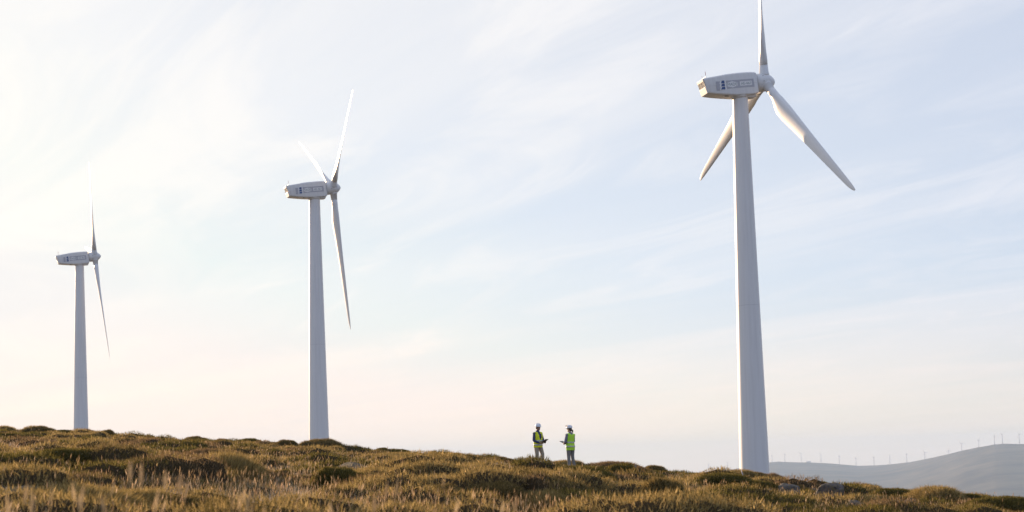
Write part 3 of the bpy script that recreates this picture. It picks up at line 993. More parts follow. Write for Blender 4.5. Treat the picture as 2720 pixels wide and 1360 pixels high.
TORSO_M = [(0.80, 0.165, 0.115, 0, 0.0), (0.88, 0.178, 0.122, 0, 0.0), (0.96, 0.176, 0.118, 0, 0.0), (1.04, 0.166, 0.110, 0, 0.005), (1.12, 0.168, 0.112, 0, 0.01), (1.20, 0.178, 0.120, 0, 0.012),
           (1.28, 0.186, 0.122, 0, 0.010), (1.34, 0.184, 0.114, 0, 0.002), (1.39, 0.170, 0.098, 0, -0.006), (1.43, 0.135, 0.080, 0, -0.010), (1.46, 0.085, 0.065, 0, -0.008)]
TORSO_W = [(z*0.985, rx*0.93*(1.05 if z < 1.0 else 0.99), ry*0.95, cx, cy) for z, rx, ry, cx, cy in TORSO_M]

MAN = dict(head=(0, 0.03, 1.620), neck=(0, 0.0, 1.475), torso=TORSO_M, twist=0.0, hem=0.80, vtop=1.40, vneck=1.13, armhole=1.22, armw=1.6, strapw=0.092, bands=(0.915, 1.075), head_yaw=0.10, nod=-0.10,
           skin=M_SKIN, shirt=M_NAVY, pants=M_KHAKI, vest=M_VEST1, hair='short', hand=1.0,
           right=dict(sh=(0.192, -0.005, 1.368), el=(0.255, 0.01, 1.085), wr=(0.115, 0.225, 0.985), hd=(-0.45, 0.75, -0.02), hs=(0.2, 0.1, 1.0), hc=(-0.9, 0.1, 0.1), ts=1, hip=(0.095, 0.0, 0.87), kn=(0.115, 0.04, 0.49), an=(0.110, -0.03, 0.10), toe=(0.25, 0.97, 0)),
           left=dict(sh=(-0.192, -0.005, 1.368), el=(-0.245, 0.06, 1.09), wr=(-0.105, 0.275, 1.000), hd=(0.25, 0.85, 0.05), hs=(-0.2, 0.1, 1.0), hc=(0.9, 0.1, 0.1), ts=1, hip=(-0.095, 0.0, 0.87), kn=(-0.150, 0.11, 0.50), an=(-0.065, 0.045, 0.10), toe=(-0.1, 1.0, 0)))
WOMAN = dict(head=(0, 0.03, 1.600), neck=(0, 0.0, 1.455), torso=TORSO_W, twist=0.0, hem=0.74, vtop=1.38, vneck=1.15, armhole=1.21, armw=1.6, bands=(0.895, 1.06), head_yaw=0.30, nod=-0.05,
             skin=M_SKIN2, shirt=M_LILAC, pants=M_GREYC, vest=M_VEST2, hair='long', goggles=True, hand=0.9, strapw=0.092,
             right=dict(sh=(0.174, -0.005, 1.350), el=(0.225, 0.04, 1.085), wr=(0.09, 0.26, 1.015), hd=(-0.3, 0.8, 0.05), hs=(0.2, 0.1, 1.0), hc=(-0.9, 0.1, 0.1), ts=1, hip=(0.09, 0.0, 0.86), kn=(0.105, 0.01, 0.48), an=(0.155, -0.02, 0.10), toe=(0.2, 1.0, 0)),
             left=dict(sh=(-0.174, -0.005, 1.350), el=(-0.255, 0.02, 1.075), wr=(-0.115, 0.255, 1.010), hd=(0.3, 0.8, 0.05), hs=(-0.2, 0.1, 1.0), hc=(0.9, 0.1, 0.1), ts=1, hip=(-0.09, 0.0, 0.86), kn=(-0.095, 0.02, 0.48), an=(-0.085, 0.0, 0.10), toe=(-0.15, 1.0, 0)))


def tablet(name, label, loc, nx, fwd, up_deg, w, l):
    """a thin slab: l runs ahead and upwards from the holder's hands"""
    root = empty(name, loc)
    tag(root, label, 'tablet', 'tablets held by the workers')
    f = Vector(fwd).normalized(); s = f.cross(Vector((0, 0, 1))).normalized()
    d = f*math.cos(R(up_deg)) + Vector((0, 0, math.sin(R(up_deg)))); nrm = s.cross(d)
    M = Matrix((s, d, nrm)).transposed()
    MB().box((0, 0, 0), (w, l, 0.012), 0, M).obj('casing', M_TAB, root, mods=bevel(0.004))
    MB().box(nrm*0.0072, (w*0.9, l*0.9, 0.002), 0, M).obj('screen', M_DARK, root)
    return root


def place_people():
    for P, col, foot_row, top_row, d, yaw, label in (
            (MAN, 1431, 1242, 1123.6, 61.0, R(-135), 'man in white hard hat, navy shirt and lime vest, holding a tablet'),
            (WOMAN, 1517, 1245, 1124.8, 61.0, R(40), 'woman in white hard hat with goggles and green vest, back turned, holding a tablet')):
        r = ray(col, foot_row)
        x, y = r[0]*d, r[1]*d
        g = float(Hgt(x, y))
        z = r[2]*d
        person(label, (x, y, z), yaw, P)
        PEOPLE.append((x, y, z, g))
        c, s = math.cos(yaw), math.sin(yaw)
        wv = lambda p: (x + c*p[0] - s*p[1], y + s*p[0] + c*p[1], z + p[2])
        f = (-s, c, 0)
        if P is MAN: tablet('tablet', 'dark tablet in the hands of the man', wv((0.005, 0.400, 1.065)), 0, f, 30, 0.19, 0.26)
        else: tablet('tablet', 'black tablet in the hands of the woman', wv((-0.01, 0.420, 1.080)), 0, f, 22, 0.19, 0.27)


PEOPLE = []
place_people()


# ------------------------------------------------------------------ plants
STY = {  # leaf tints: dark, mid, tip
    'green': ((0.028, 0.027, 0.009), (0.072, 0.067, 0.021), (0.22, 0.18, 0.062)),
    'olive': ((0.040, 0.036, 0.012), (0.105, 0.084, 0.034), (0.32, 0.24, 0.11)),
    'gold': ((0.085, 0.066, 0.026), (0.19, 0.148, 0.060), (0.42, 0.32, 0.15)),
    'brown': ((0.065, 0.046, 0.026), (0.140, 0.100, 0.055), (0.26, 0.19, 0.11)),
    'grey': ((0.090, 0.080, 0.075), (0.170, 0.150, 0.135), (0.30, 0.26, 0.22))}


def norm(a): return a/np.maximum(np.linalg.norm(a, axis=1, keepdims=True), 1e-9)


def needles(P, D, L, W, C, rng):
    """narrow leaves: one triangle each"""
    s = norm(np.cross(D, rng.normal(size=P.shape)))*W[:, None]
    v = np.stack([P - s, P + s, P + D*L[:, None]], 1).reshape(-1, 3)
    t = np.arange(len(P)*3).reshape(-1, 3)
    return v, t, np.repeat(C, 3, 0)


def dome_points(lobes, n, rng):
    """points and normals spread over the outside of overlapping half ellipsoids"""
    w = np.array([l[3]*l[4] + l[4]*l[5] + l[3]*l[5] for l in lobes]); w = w/w.sum()
    k = rng.choice(len(lobes), int(n*2.2), p=w)
    L = np.array(lobes)[k]
    q = norm(rng.normal(size=(len(k), 3))); q[:, 2] = np.abs(q[:, 2])
    wob = 1 + 0.15*fbm(q[:, 0]*2.3 + k*7.7 + L[:, 3]*31, q[:, 1]*2.3 + q[:, 2]*1.9, 3)
    P = L[:, :3] + q*L[:, 3:6]*wob[:, None]
    N = norm(q/L[:, 3:6])
    keep = np.ones(len(P), bool)
    for i, l in enumerate(lobes):
        r = (((P - np.array(l[:3]))/np.array(l[3:6]))**2).sum(1)
        keep &= (k == i) | (r > 0.85)
    keep &= rng.random(len(P)) < 0.50 + 0.50*np.clip(N[:, 2]*1.25, 0, 1)
    return P[keep][:n], N[keep][:n]


def tint(sty, n, rng, up=None):
    a, b, c = [np.array(q) for q in STY[sty]]
    t = rng.random(n)[:, None]; u = rng.random(n)[:, None]
    col = np.where(u < 0.35, a + (b-a)*t, np.where(u < 0.8, b + (c-b)*t*0.5, b + (c-b)*t))
    return col*np.array([1.44, 1.37, 1.24])*(0.8 + 0.4*rng.random((n, 1)))


def shrub_mesh(seed, sty, n, lens, spread, lobes_n):
    rng = np.random.default_rng(seed)
    lobes = [(0, 0, 0, 0.46, 0.44, 0.36)]
    for i in range(lobes_n):
        a, r = rng.random()*6.283, 0.18 + 0.2*rng.random()
        s = 0.16 + 0.17*rng.random()
        lobes.append((r*math.cos(a), r*math.sin(a), 0.02*rng.random(), s*1.1, s*1.1, (0.2 + 0.2*rng.random())*(1 - 0.5*r)))
    P, N = dome_points(lobes, n, rng)
    P = P*(1 - 0.14*rng.random((len(P), 1))**2)
    D = norm(N*0.75 + np.array([0, 0, 0.35]) + rng.normal(size=N.shape)*spread)
    v, t, c = needles(P - N*0.03, D, lens*(0.6 + 0.9*rng.random(len(P))), 0.0035 + 0.003*rng.random(len(P)), tint(sty, len(P), rng), rng)
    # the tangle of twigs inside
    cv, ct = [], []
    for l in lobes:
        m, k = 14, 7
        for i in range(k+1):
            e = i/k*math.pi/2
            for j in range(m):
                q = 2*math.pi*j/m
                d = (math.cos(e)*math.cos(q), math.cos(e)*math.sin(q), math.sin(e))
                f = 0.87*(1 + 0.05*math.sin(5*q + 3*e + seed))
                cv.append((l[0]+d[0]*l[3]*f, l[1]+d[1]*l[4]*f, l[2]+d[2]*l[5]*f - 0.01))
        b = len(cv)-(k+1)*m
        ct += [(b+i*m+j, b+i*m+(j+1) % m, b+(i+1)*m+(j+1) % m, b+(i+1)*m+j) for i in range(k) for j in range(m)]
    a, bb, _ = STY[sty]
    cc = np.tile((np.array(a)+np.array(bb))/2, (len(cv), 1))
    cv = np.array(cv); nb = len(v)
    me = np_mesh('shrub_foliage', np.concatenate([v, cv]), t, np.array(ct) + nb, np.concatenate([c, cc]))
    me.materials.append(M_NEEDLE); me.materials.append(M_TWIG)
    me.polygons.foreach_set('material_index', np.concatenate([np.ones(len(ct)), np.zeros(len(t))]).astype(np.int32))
    return me


PROTO = {}


def shrub_proto(sty, k):
    if (sty, k) not in PROTO:
        sp = {'green': (16000, 0.075, 0.34, 5), 'olive': (15000, 0.085, 0.40, 6), 'gold': (14000, 0.14, 0.40, 6), 'brown': (13000, 0.10, 0.55, 7), 'grey': (8000, 0.15, 0.6, 5)}[sty]
        PROTO[(sty, k)] = shrub_mesh(100*k + sum(map(ord, sty)), sty, *sp)
    return PROTO[(sty, k)]


SHRUBS = [  # photo column, row of the foot, width and height in photo pixels, kind, words
    (192, 1226, 158, 36, 'green', 'wide dark green heath cushion low on the left, below the smallest turbine'),
    (54, 1240, 100, 30, 'green', 'dark heath cushion at the left edge, beside the wide one below the smallest turbine'),
    (12, 1168, 66, 26, 'green', 'round dark shrub high up at the left edge near the crest'),
    (421, 1186, 86, 20, 'green', 'flat dark green cushion alone in the tan grass, midway up between the left two turbines'),
    (436, 1268, 120, 38, 'olive', 'rounded olive cushion with a dark front, left of the tall yellowish broom'),
    (598, 1292, 165, 72, 'gold', 'tall yellowish broom shrub, the spikiest at the lower left'),
    (668, 1282, 90, 44, 'brown', 'dark brown shrub hugging the right side of the tall yellowish broom'),
    (190, 1362, 300, 60, 'gold', 'broad golden tussock along the bottom edge at the far left'),
    (372, 1358, 190, 50, 'gold', 'golden green tussock at the bottom edge, second from the left corner'),
    (470, 1366, 240, 50, 'olive', 'blurred olive shrub at the bottom edge below the tall yellowish broom'),
    (128, 1198, 76, 26, 'brown', 'brownish shrub in the tan grass, just below the smallest turbine on its left'),
    (557, 1222, 116, 28, 'brown', 'brown heather clump right of the pale lavender grass patch, above the tall broom'),
    (222, 1148, 58, 24, 'brown', 'brown bush on the crest hiding the foot of the smallest turbine'),
    (284, 1152, 44, 26, 'olive', 'loose bush on the crest just right of the smallest turbine'),
    (98, 1150, 80, 24, 'olive', 'low olive bush on the crest left of the smallest turbine'),
    (160, 1156, 60, 20, 'green', 'green bush on the crest touching the left side of the smallest turbine'),
    (392, 1162, 34, 18, 'brown', 'small brown tuft standing alone on the crest between the left two turbines'),
    (516, 1166, 56, 20, 'olive', 'bushy olive shrub on the crest, nearest to midway between the left two turbines'),
    (590, 1172, 40, 20, 'brown', 'rust brown bush on the crest left of the mid sized turbine'),
    (660, 1178, 70, 24, 'green', 'dark rounded bush on the crest, second left of the mid sized turbine'),
    (760, 1178, 60, 24, 'olive', 'olive bush with upright sprigs on the crest beside the mid sized turbine'),
    (858, 1190, 100, 26, 'olive', 'long olive cushion directly under the foot of the mid sized turbine'),
    (889, 1288, 120, 48, 'green', 'darkest velvety hummock in the foreground, below the mid sized turbine'),
    (952, 1300, 64, 44, 'green', 'small black green hummock on the right flank of the darkest hummock'),
    (790, 1290, 78, 30, 'olive', 'olive hummock just left of the darkest hummock'),
    (749, 1268, 56, 20, 'olive', 'little olive hummock in pale grass, above and left of the darkest hummock'),
    (1026, 1282, 116, 26, 'brown', 'brownish flat hummock right of the darkest hummock'),
    (1184, 1240, 180, 46, 'olive', 'largest mid slope heath mound, left of the workers below the crest'),
    (1286, 1262, 92, 28, 'green', 'dark green mound at the lower right of the largest mid slope mound'),
    (1175, 1322, 120, 38, 'olive', 'olive hummock in the foreground pale grass, below the largest mid slope mound'),
    (1029, 1208, 100, 22, 'green', 'flat dark green shrub near the crest, right of the mid sized turbine'),
    (1054, 1228, 150, 22, 'gold', 'long sunlit golden green shrub, left of the largest mid slope mound'),
    (1016, 1192, 40, 18, 'green', 'small dark bush on the crest right of the mid sized turbine'),
    (1110, 1198, 60, 20, 'brown', 'rusty bush on the crest, second right of the mid sized turbine'),
    (1210, 1208, 70, 18, 'olive', 'low olive bush on the crest above the largest mid slope mound'),
    (1320, 1216, 80, 20, 'olive', 'low olive bush on the crest, left of the man in the dark shirt'),
    (1325, 1326, 130, 42, 'olive', 'brown olive hummock low in the foreground, below the man in the dark shirt'),
    (1422, 1240, 40, 22, 'grey', 'grey dead twiggy bush at the feet of the man'),
    (1452, 1246, 44, 18, 'grey', 'grey dead twigs between the two workers, near the man'),
    (1478, 1226, 34, 18, 'brown', 'small brown bush on the crest between the two workers'),
    (1494, 1240, 70, 18, 'gold', 'sunlit golden cushion on the ground between the two workers'),
    (1524, 1274, 175, 38, 'green', 'long dark shrub in front of the two workers'),
    (1590, 1270, 90, 30, 'green', 'dark shrub joined to the right end of the long one before the workers'),
    (1655, 1280, 90, 46, 'green', 'dark bowl shaped shrub right of the workers, in front of a grey rock'),
    (1622, 1242, 116, 32, 'brown', 'brown bush breaking the skyline right of the woman'),
    (1690, 1246, 60, 24, 'brown', 'dark brown bush on the skyline, right of the one beside the woman'),
    (1736, 1250, 66, 26, 'olive', 'rounded olive bush on the skyline, midway from the woman to the big tower'),
    (1600, 1252, 70, 18, 'gold', 'bright yellow green cushion right of the woman below the skyline'),
    (1725, 1294, 80, 36, 'green', 'dark shrub below midway between the woman and the big tower'),
    (1757, 1340, 130, 64, 'olive', 'biggest round foreground hummock, golden green top, between workers and big tower'),
    (1628, 1356, 90, 44, 'olive', 'olive hummock at the bottom edge, left of the biggest round one'),
    (1708, 1362, 80, 26, 'brown', 'brown hummock at the bottom edge touching the biggest round one'),
    (1486, 1308, 74, 28, 'olive', 'olive hummock in the grass, below the woman'),
    (1442, 1360, 150, 48, 'gold', 'blurred golden tussock at the bottom edge, below the man'),
    (1920, 1298, 150, 40, 'green', 'long dark green mound left of the big tower, below its foot'),
    (1830, 1284, 90, 26, 'green', 'green mound left of the long dark one near the big tower'),
    (1964, 1258, 76, 22, 'gold', 'sunlit golden bush hiding the left foot of the big tower'),
    (2046, 1266, 66, 24, 'brown', 'brown bush hiding the right foot of the big tower'),
    (1998, 1278, 84, 22, 'olive', 'olive cushion right below the foot of the big tower'),
    (2166, 1280, 92, 24, 'green', 'dark green bush on the crest, right of the big tower'),
    (2056, 1284, 60, 18, 'brown', 'reddish brown cushion just above the grey rocks right of the tower'),
    (2353, 1298, 80, 18, 'olive', 'flat olive bush on the crest, middle of the slope below the far ridge'),
    (2480, 1334, 125, 34, 'gold', 'large olive gold mound low on the right, above the bottom rock'),
    (2572, 1312, 62, 18, 'green', 'dark bush on the crest towards the right edge'),
    (2645, 1318, 56, 16, 'olive', 'olive bush on the crest, second from the right edge'),
    (2684, 1326, 64, 18, 'olive', 'olive bush on the crest nearest the right edge'),
    (2650, 1352, 150, 32, 'green', 'wide green mound in the bottom right corner'),
    (2368, 1326, 120, 28, 'green', 'dark green mound right of the boulder'),
    (2124, 1306, 46, 18, 'olive', 'small olive cushion between the rocks right of the big tower'),
    (2336, 1338, 70, 20, 'gold', 'golden cushion between the boulder and the bottom rock'),
    (2010, 1306, 110, 30, 'green', 'dark cushion left of the rock group right of the tower'),
    (2240, 1290, 70, 14, 'gold', 'tan low cushion on the crest above the boulder')]
SHRUB_SPOTS = []


def place_shrubs():
    for i, (px, py, w, h, sty, label) in enumerate(SHRUBS):
        p, d = ground_at(px, py)
        m = d/FPX
        o = link('heath_shrub', shrub_proto(sty, i % 3))
        far_up = 'crest' in label or 'skyline' in label
        W = w*m*1.25; Hh = max(h*m*(0.95 if far_up else 1.2), 0.16)
        o.location = (p[0], p[1], p[2] - (0.10 if far_up else 0.05))
        o.scale = (W/1.0, W/1.0*RNG.uniform(0.75, 1.0), Hh/0.40)
        o.rotation_euler = (0, 0, RNG.uniform(-0.5, 0.5) + math.pi*RNG.integers(0, 2))
        tag(o, label, 'shrub', 'heath shrubs on the slope')
        SHRUB_SPOTS.append((p[0], p[1], W/2))


place_shrubs()


def in_shrub(x, y, f=0.95, before=1.3):
    """under a shrub, or on the open strip just before it"""
    k = np.zeros(len(x), bool)
    for sx, sy, r, bf in [(a, b, c, before) for a, b, c in SHRUB_SPOTS] + [(a, b, 0.75, 10.0) for a, b, c in FEET]:
        D = math.hypot(sx, sy); ux, uy = sx/D, sy/D
        a = (x-sx)*ux + (y-sy)*uy; c = (x-sx)*uy - (y-sy)*ux
        k |= ((x-sx)**2 + (y-sy)**2 < (r*f)**2) | ((np.abs(c) < r*f) & (a < 0) & (a > -bf - r))
    return k


def scatter(n, d0, d1, rng):
    """points of even density over the fan of ground in front of the camera"""
    d = np.sqrt(rng.random(n)*(d1*d1-d0*d0) + d0*d0)
    a = (rng.random(n)*2-1)*R(21.5)
    return np.sin(a)*d, np.cos(a)*d, d


STRAW, PALE, MAUVE, OLIVE, RUST = [np.array(c) for c in ((0.45, 0.355, 0.225), (0.58, 0.49, 0.365), (0.50, 0.435, 0.395), (0.16, 0.14, 0.05), (0.24, 0.15, 0.08))]


def build_cover():
    """low heath carpet: clumps that merge into each other"""
    rng = np.random.default_rng(21)
    V, T, C, Q, MI, nb = [], [], [], [], [], 0
    xs, ys, ds = [np.concatenate(q) for q in zip(scatter(1300, 6, 30, rng), scatter(5200, 30, 100, rng))]
    m = heath_mask(xs, ys)
    keep = (m > -0.08) & ~in_shrub(xs, ys, 0.9, 0.8)
    xs, ys, ds = xs[keep], ys[keep], ds[keep]
    zs = Hgt(xs, ys)
    kinds = ['green', 'green', 'brown', 'olive', 'olive', 'gold', 'gold']
    kn = fbm(xs/5.5+3, ys/5.5+60, 2)*2.6 + 0.5 + rng.normal(size=len(xs))*0.13
    for x, y, z, d, q in zip(xs, ys, zs, ds, kn):
        sty = kinds[int(np.clip(q*7, 0, 6))]
        r = 0.28 + 0.55*rng.random()**1.5
        h = r*(0.36 + 0.30*rng.random())
        lobes = [(0, 0, 0, r, r*0.9, h), (r*0.5*rng.normal(), r*0.5*rng.normal(), 0, r*0.6, r*0.6, h*0.9)]
        n = int(620*(r/0.4)**1.3) if d < 30 else int(330*(r/0.4)**1.3)
        P, N = dome_points(lobes, n, rng)
        P = P*(1 - 0.20*rng.random((len(P), 1))**1.5)
        D = norm(N*0.6 + np.array([0, 0, 0.5]) + rng.normal(size=N.shape)*0.4)
        wf = 1.0 if d < 30 else 1.7
        v, t, c = needles(P - N*0.02, D, (0.05 + 0.06*rng.random(len(P)))*wf**0.5, (0.004 + 0.003*rng.random(len(P)))*wf, tint(sty, len(P), rng), rng)
        v = v + np.array([x, y, z-0.02])
        V.append(v); T.append(t + nb); C.append(c); MI.append(np.zeros(len(t), np.int32)); nb += len(v)
        # twig core under each lobe
        k = 10
        ring = [(math.cos(6.283*j/k), math.sin(6.283*j/k)) for j in range(k)]
        for lx, ly, lz, la, lb, lh in lobes:
            cv = [(a*la*0.84, b*lb*0.84, -0.05) for a, b in ring] + [(a*la*0.68, b*lb*0.68, lh*0.56) for a, b in ring] + [(0, 0, lh*0.84)]
            cv = np.array(cv) + np.array([x+lx, y+ly, z-0.02])
            V.append(cv); C.append(np.tile(np.array(STY[sty][0])*0.5 + np.array(STY[sty][1])*0.5, (len(cv), 1)))
            T.append(np.array([(nb+j, nb+(j+1) % k, nb+k+j) for j in range(k)] + [(nb+(j+1) % k, nb+k+(j+1) % k, nb+k+j) for j in range(k)] + [(nb+k+j, nb+k+(j+1) % k, nb+2*k) for j in range(k)]))
            MI.append(np.ones(len(T[-1]), np.int32))
            nb += len(cv)
    me = np_mesh('ground_cover', np.concatenate(V), np.concatenate(T), None, np.concatenate(C))
    me.polygons.foreach_set('material_index', np.concatenate(MI))
    tag(link('ground_cover', me, None, [M_NEEDLE, M_TWIG]), 'low olive and brown heath carpet covering the hillside', kind='stuff')


build_cover()


def build_grass():
    rng = np.random.default_rng(5)
    V, T, Q, C, nb = [], [], [], [], 0

    def blades(x, y, z, h, w, col, lean):
        nonlocal nb
        n = len(x)
        a = rng.random(n)*6.283
        b = rng.normal(size=(n, 2))*lean[:, None] + np.array([0.10, -0.02])        # a light breeze towards the right
        s = np.stack([np.cos(a), np.sin(a), np.zeros(n)], 1)*w[:, None]
        P = np.stack([x, y, z], 1)
        off = np.concatenate([b, np.ones((n, 1))], 1)
        mid = P + off*np.array([0.35, 0.35, 0.58])*h[:, None]
        tip = P + off*np.array([1.0, 1.0, 0.96])*h[:, None]
        v = np.stack([P-s, P+s, mid+s*0.75, mid-s*0.75, tip], 1).reshape(-1, 3)
        i = np.arange(n)*5 + nb
        Q.append(np.stack([i, i+1, i+2, i+3], 1)); T.append(np.stack([i+3, i+2, i+4], 1))
        V.append(v); C.append(np.repeat(col, 5, 0)); nb += len(v)
        return mid, tip, off

    def heads(tip, off, ln, w, col):
        nonlocal nb
        n = len(tip)
        up = norm(off + rng.normal(size=(n, 3))*0.12)
        for q in range(2):
            a = rng.random(n)*6.283
            s = np.stack([np.cos(a), np.sin(a), np.zeros(n)], 1)*w[:, None]
            c = tip + up*ln[:, None]*0.35
            v = np.stack([tip - up*ln[:, None]*0.15, c+s, tip + up*ln[:, None]*0.85, c-s], 1).reshape(-1, 3)
            i = np.arange(n)*4 + nb
            Q.append(np.stack([i, i+1, i+2, i+3], 1)); V.append(v); C.append(np.repeat(col, 4, 0)); nb += len(v)

    # leaf blades in bands of distance
    for d0, d1, cnt, w0, w1 in ((4.5, 14, 42000, 0.0016, 0.003), (14, 28, 80000, 0.002, 0.004), (28, 50, 110000, 0.003, 0.006), (50, 104, 190000, 0.005, 0.010)):
        g = 14
        x, y, d = scatter(cnt//g, d0, d1, rng)
        tuft = rng.random(len(x))
        sp = (0.03 + 0.05*rng.random(len(x)))*(1.0 if d1 < 40 else 1.5)
        x, y, d, tuft, sp = [np.repeat(q, g) for q in (x, y, d, tuft, sp)]
        ox, oy = rng.normal(size=len(x))*sp, rng.normal(size=len(x))*sp
        x, y = x + ox, y + oy
        m = heath_mask(x, y)
        strip = in_shrub(x, y)
        pale = (fbm(x/7.0+90, y/7.0+14, 2) > 0.06) & (m < 0.02)
        prob = np.where(strip, np.maximum(0.9, np.clip(0.55 - 2.0*m, 0.13, 1)), np.clip(0.55 - 2.0*m, 0.13, 1))
        prob = np.where(pale, 1.0, prob)
        k = (rng.random(len(x)) < prob) & (~in_shrub(x, y, 0.85, 0.0) | (rng.random(len(x)) < 0.06))
        x, y, d, m, tuft = x[k], y[k], d[k], m[k], tuft[k]
        short = np.where(strip[k], 0.5, 1.0)
        pale = pale[k]
        z = Hgt(x, y) - 0.01
        n = len(x)
        patch = fbm(x/4.2+90, y/4.2+14, 3)
        t = np.clip(tuft[:, None] + rng.normal(size=(n, 1))*0.10, 0, 1)
        base = np.where(patch[:, None] > 0.02, MAUVE, STRAW)
        t = np.where(pale[:, None], t*0.62, t)
        base = np.where(pale[:, None], MAUVE*1.1, base)
        col = np.where(t < 0.30, base, np.where(t < 0.58, STRAW, np.where(t < 0.74, PALE, np.where(t < 0.88, OLIVE, RUST))))
        col = col*(0.85 + 0.5*rng.random((n, 1)))
        h = (0.06 + 0.10*rng.random(n) + 0.14*((tuft*7.13) % 1.0)**2)*short*(1 + 0.5*patch)*np.clip(1.1 - 0.8*np.clip(m, 0, 1), 0.5, 1.1)
        blades(x, y, z, h, w0 + (w1-w0)*rng.random(n), col, 0.10 + 0.35*rng.random(n))
    # flowering stalks with seed heads
    for d0, d1, cnt, w, hw in ((4.5, 14, 3500, 0.0012, 0.0040), (14, 30, 14000, 0.0016, 0.0046), (30, 60, 20000, 0.0026, 0.0060), (60, 100, 13000, 0.0038, 0.0075)):
        x, y, d = scatter(cnt, d0, d1, rng)
        m = heath_mask(x, y)
        k = (rng.random(len(x)) < np.clip(0.46 - 1.1*m, 0.18, 1)) & (~in_shrub(x, y) | (rng.random(len(x)) < 0.12))
        x, y = x[k], y[k]
        n = len(x); z = Hgt(x, y)
        col = np.where(rng.random((n, 1)) < 0.6, STRAW, PALE)*(0.75 + 0.45*rng.random((n, 1)))
        h = 0.18 + 0.28*rng.random(n)**1.8
        mid, tip, off = blades(x, y, z, h, np.full(n, w), col, 0.06 + 0.16*rng.random(n))
        heads(tip, off, 0.05 + 0.07*rng.random(n), hw*(0.7 + 0.6*rng.random(n)), col*np.array([1.05, 0.95, 0.85]))
    # tall stalks close to the camera
    tall = [(338, 1262, 5.2), (352, 1244, 5.0), (372, 1268, 5.3), (392, 1290, 5.6), (178, 1318, 5.4), (206, 1340, 5.2), (168, 1308, 6.0), (258, 1345, 5.4), (282, 1330, 5.8), (150, 1332, 5.0), (96, 1350, 4.9),
            (40, 1322, 5.1), (22, 1348, 4.8), (1040, 1290, 6.2), (1062, 1268, 6.0), (920, 1310, 6.4), (1330, 1335, 6.6), (700, 1330, 5.5), (760, 1345, 5.4), (620, 1340, 5.6), (505, 1338, 5.4), (420, 1335, 5.2), (545, 1350, 5.3), (120, 1342, 5.5), (225, 1350, 5.0), (310, 1350, 5.2),
            (1180, 1345, 6.0), (1245, 1352, 6.2), (990, 1340, 5.8), (860, 1348, 5.6), (70, 1312, 6.2), (245, 1300, 6.8), (455, 1310, 6.6), (580, 1318, 6.8)]
    x, y, h, z = [], [], [], []
    for px, py, d in tall:
        r = ray(px, py)
        gx, gy = r[0]*d, r[1]*d
        g = float(Hgt(gx, gy))
        x.append(gx - 0.05); y.append(gy); z.append(g); h.append(max(0.25, r[2]*d - g))
    n = len(x)
    col = np.tile(STRAW, (n, 1))*(0.9 + 0.3*rng.random((n, 1)))
    mid, tip, off = blades(np.array(x), np.array(y), np.array(z), np.array(h), np.full(n, 0.0016), col, np.full(n, 0.08))
    heads(tip, off, 0.07 + 0.05*rng.random(n), np.full(n, 0.006), col)
    me = np_mesh('grass', np.concatenate(V), np.concatenate(T), np.concatenate(Q), np.concatenate(C))
    tag(link('grass', me, None, M_BLADE), 'dry straw coloured grass and seed stalks over the whole slope', kind='stuff')


build_grass()

# ------------------------------------------------------------------ rocks
ROCKS = [  # column, foot row, width, height in photo pixels, words
    (2209, 1326, 74, 46, 'largest lichen covered boulder, right of the big tower below the crest'),
    (2097, 1324, 84, 34, 'grey sloping rock left of the largest boulder'),
    (2036, 1320, 54, 22, 'low flat grey rock at the left end of the rock group'),
    (2163, 1314, 34, 16, 'small pale rock tucked between the sloping rock and the largest boulder'),
    (2264, 1352, 66, 20, 'flat rock in the grass at the lower right of the largest boulder'),
    (2398, 1362, 96, 34, 'broad pale rock at the bottom edge on the right'),
    (2020, 1288, 40, 12, 'pale flat rock just below the foot of the big tower'),
    (2473, 1306, 48, 11, 'low rock almost hidden on the crest towards the right'),
    (1652, 1248, 30, 22, 'upright brown grey rock right of the woman, with dry grass beside it'),
    (1680, 1264, 56, 26, 'grey rock behind the dark bowl shaped shrub'),
    (1794, 1272, 34, 16, 'small blue grey rock midway between the woman and the big tower'),
    (1884, 1318, 40, 8, 'flat grey stone in the grass below the long dark mound'),
    (2140, 1350, 50, 10, 'half buried flat stone in grass below the sloping rock')]


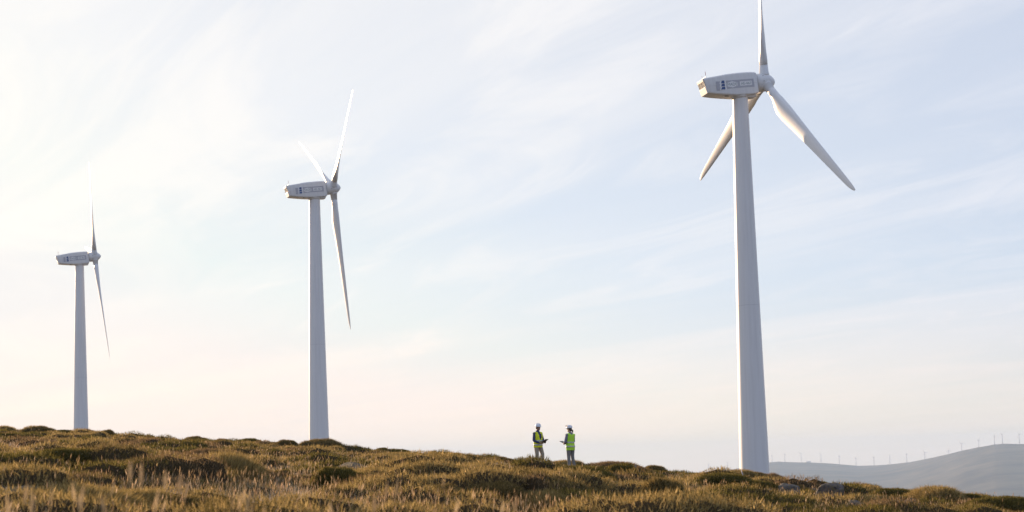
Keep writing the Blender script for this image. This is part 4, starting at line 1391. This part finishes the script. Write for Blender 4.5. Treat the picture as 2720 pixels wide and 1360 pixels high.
def rock_mesh(seed):
    import bmesh
    rng = np.random.default_rng(seed)
    bm = bmesh.new()
    bmesh.ops.create_icosphere(bm, subdivisions=4, radius=0.5)
    P = np.array([v.co[:] for v in bm.verts])
    for _ in range(8):                                    # broken faces
        nrm = norm(rng.normal(size=(1, 3)) * np.array([[1, 1, 0.8]]))[0]
        c = 0.27 + 0.15*rng.random()
        e = P @ nrm - c
        P = P - np.outer(np.maximum(e, 0)*0.96, nrm)
    q = P*3.1
    P = P + P*(0.22*fbm(q[:, 0]*0.8+seed, q[:, 1]+q[:, 2]*1.3, 4))[:, None] + P*(0.07*fbm(q[:, 0]*4+seed, q[:, 2]*4+q[:, 1], 3))[:, None]
    for v, p in zip(bm.verts, P): v.co = p
    me = bpy.data.meshes.new('rock')
    bm.to_mesh(me); bm.free()
    me.polygons.foreach_set('use_smooth', [True]*len(me.polygons))
    me.materials.append(M_ROCK)
    return me


def place_rocks():
    ms = [rock_mesh(s) for s in (3, 8, 14, 21, 33)]
    for i, (px, py, w, h, label) in enumerate(ROCKS):
        p, d = ground_at(px, py)
        m = d/FPX
        o = link('rock', ms[i % 5])
        o.scale = (w*m*1.0, w*m*0.85, h*m*1.4)
        o.location = (p[0], p[1] + w*m*0.2, p[2] + h*m*0.34)
        o.rotation_euler = (RNG.uniform(-0.15, 0.15), RNG.uniform(-0.2, 0.2), RNG.uniform(0, 6))
        tag(o, label, 'rock', 'granite rocks on the slope')


place_rocks()


def stake():
    p, d = ground_at(1978, 1246)
    z = p[2]
    root = empty('marker_stake', (p[0], p[1], z-0.2))
    tag(root, 'thin leaning stake, dark red and grey, at the left foot of the big tower', 'stake')
    MB().tube([(0, 0, 0), (-0.03, 0, 0.34)], [0.016, 0.016], 8).obj('lower_band', M_RED, root, True)
    MB().tube([(-0.03, 0, 0.34), (-0.09, 0, 0.62)], [0.016, 0.010], 8).obj('upper_band', M_PANELG, root, True)


stake()


def stick():
    p, d = ground_at(1802, 1262)
    o = MB().tube([(0, 0, 0), (0.10, 0, 0.08), (0.30, 0.05, 0.19)], [0.018, 0.015, 0.010], 7).obj('dry_stick', plain('bleached_wood', (0.42, 0.32, 0.20), 0.8), None, True)
    o.location = (p[0], p[1], p[2] + 0.05)
    tag(o, 'bleached stick leaning out of the heath beside the small blue grey rock', 'stick')


stick()



# ------------------------------------------------------------------ haze
def haze():
    m, nt, b = mat('mountain_haze')
    nt.nodes.remove(b)
    v = nt.nodes.new('ShaderNodeVolumePrincipled')
    v.inputs['Color'].default_value = (0.58, 0.77, 1.0, 1)
    v.inputs['Density'].default_value = 8.8e-5
    v.inputs['Anisotropy'].default_value = 0.0
    nt.links.new(v.outputs[0], nt.nodes.get('Material Output').inputs['Volume'])
    o = MB().box((0, 0, (-275+150)/2), (24000, 24000, 425)).obj('haze', m)
    tag(o, kind='stuff')


haze()
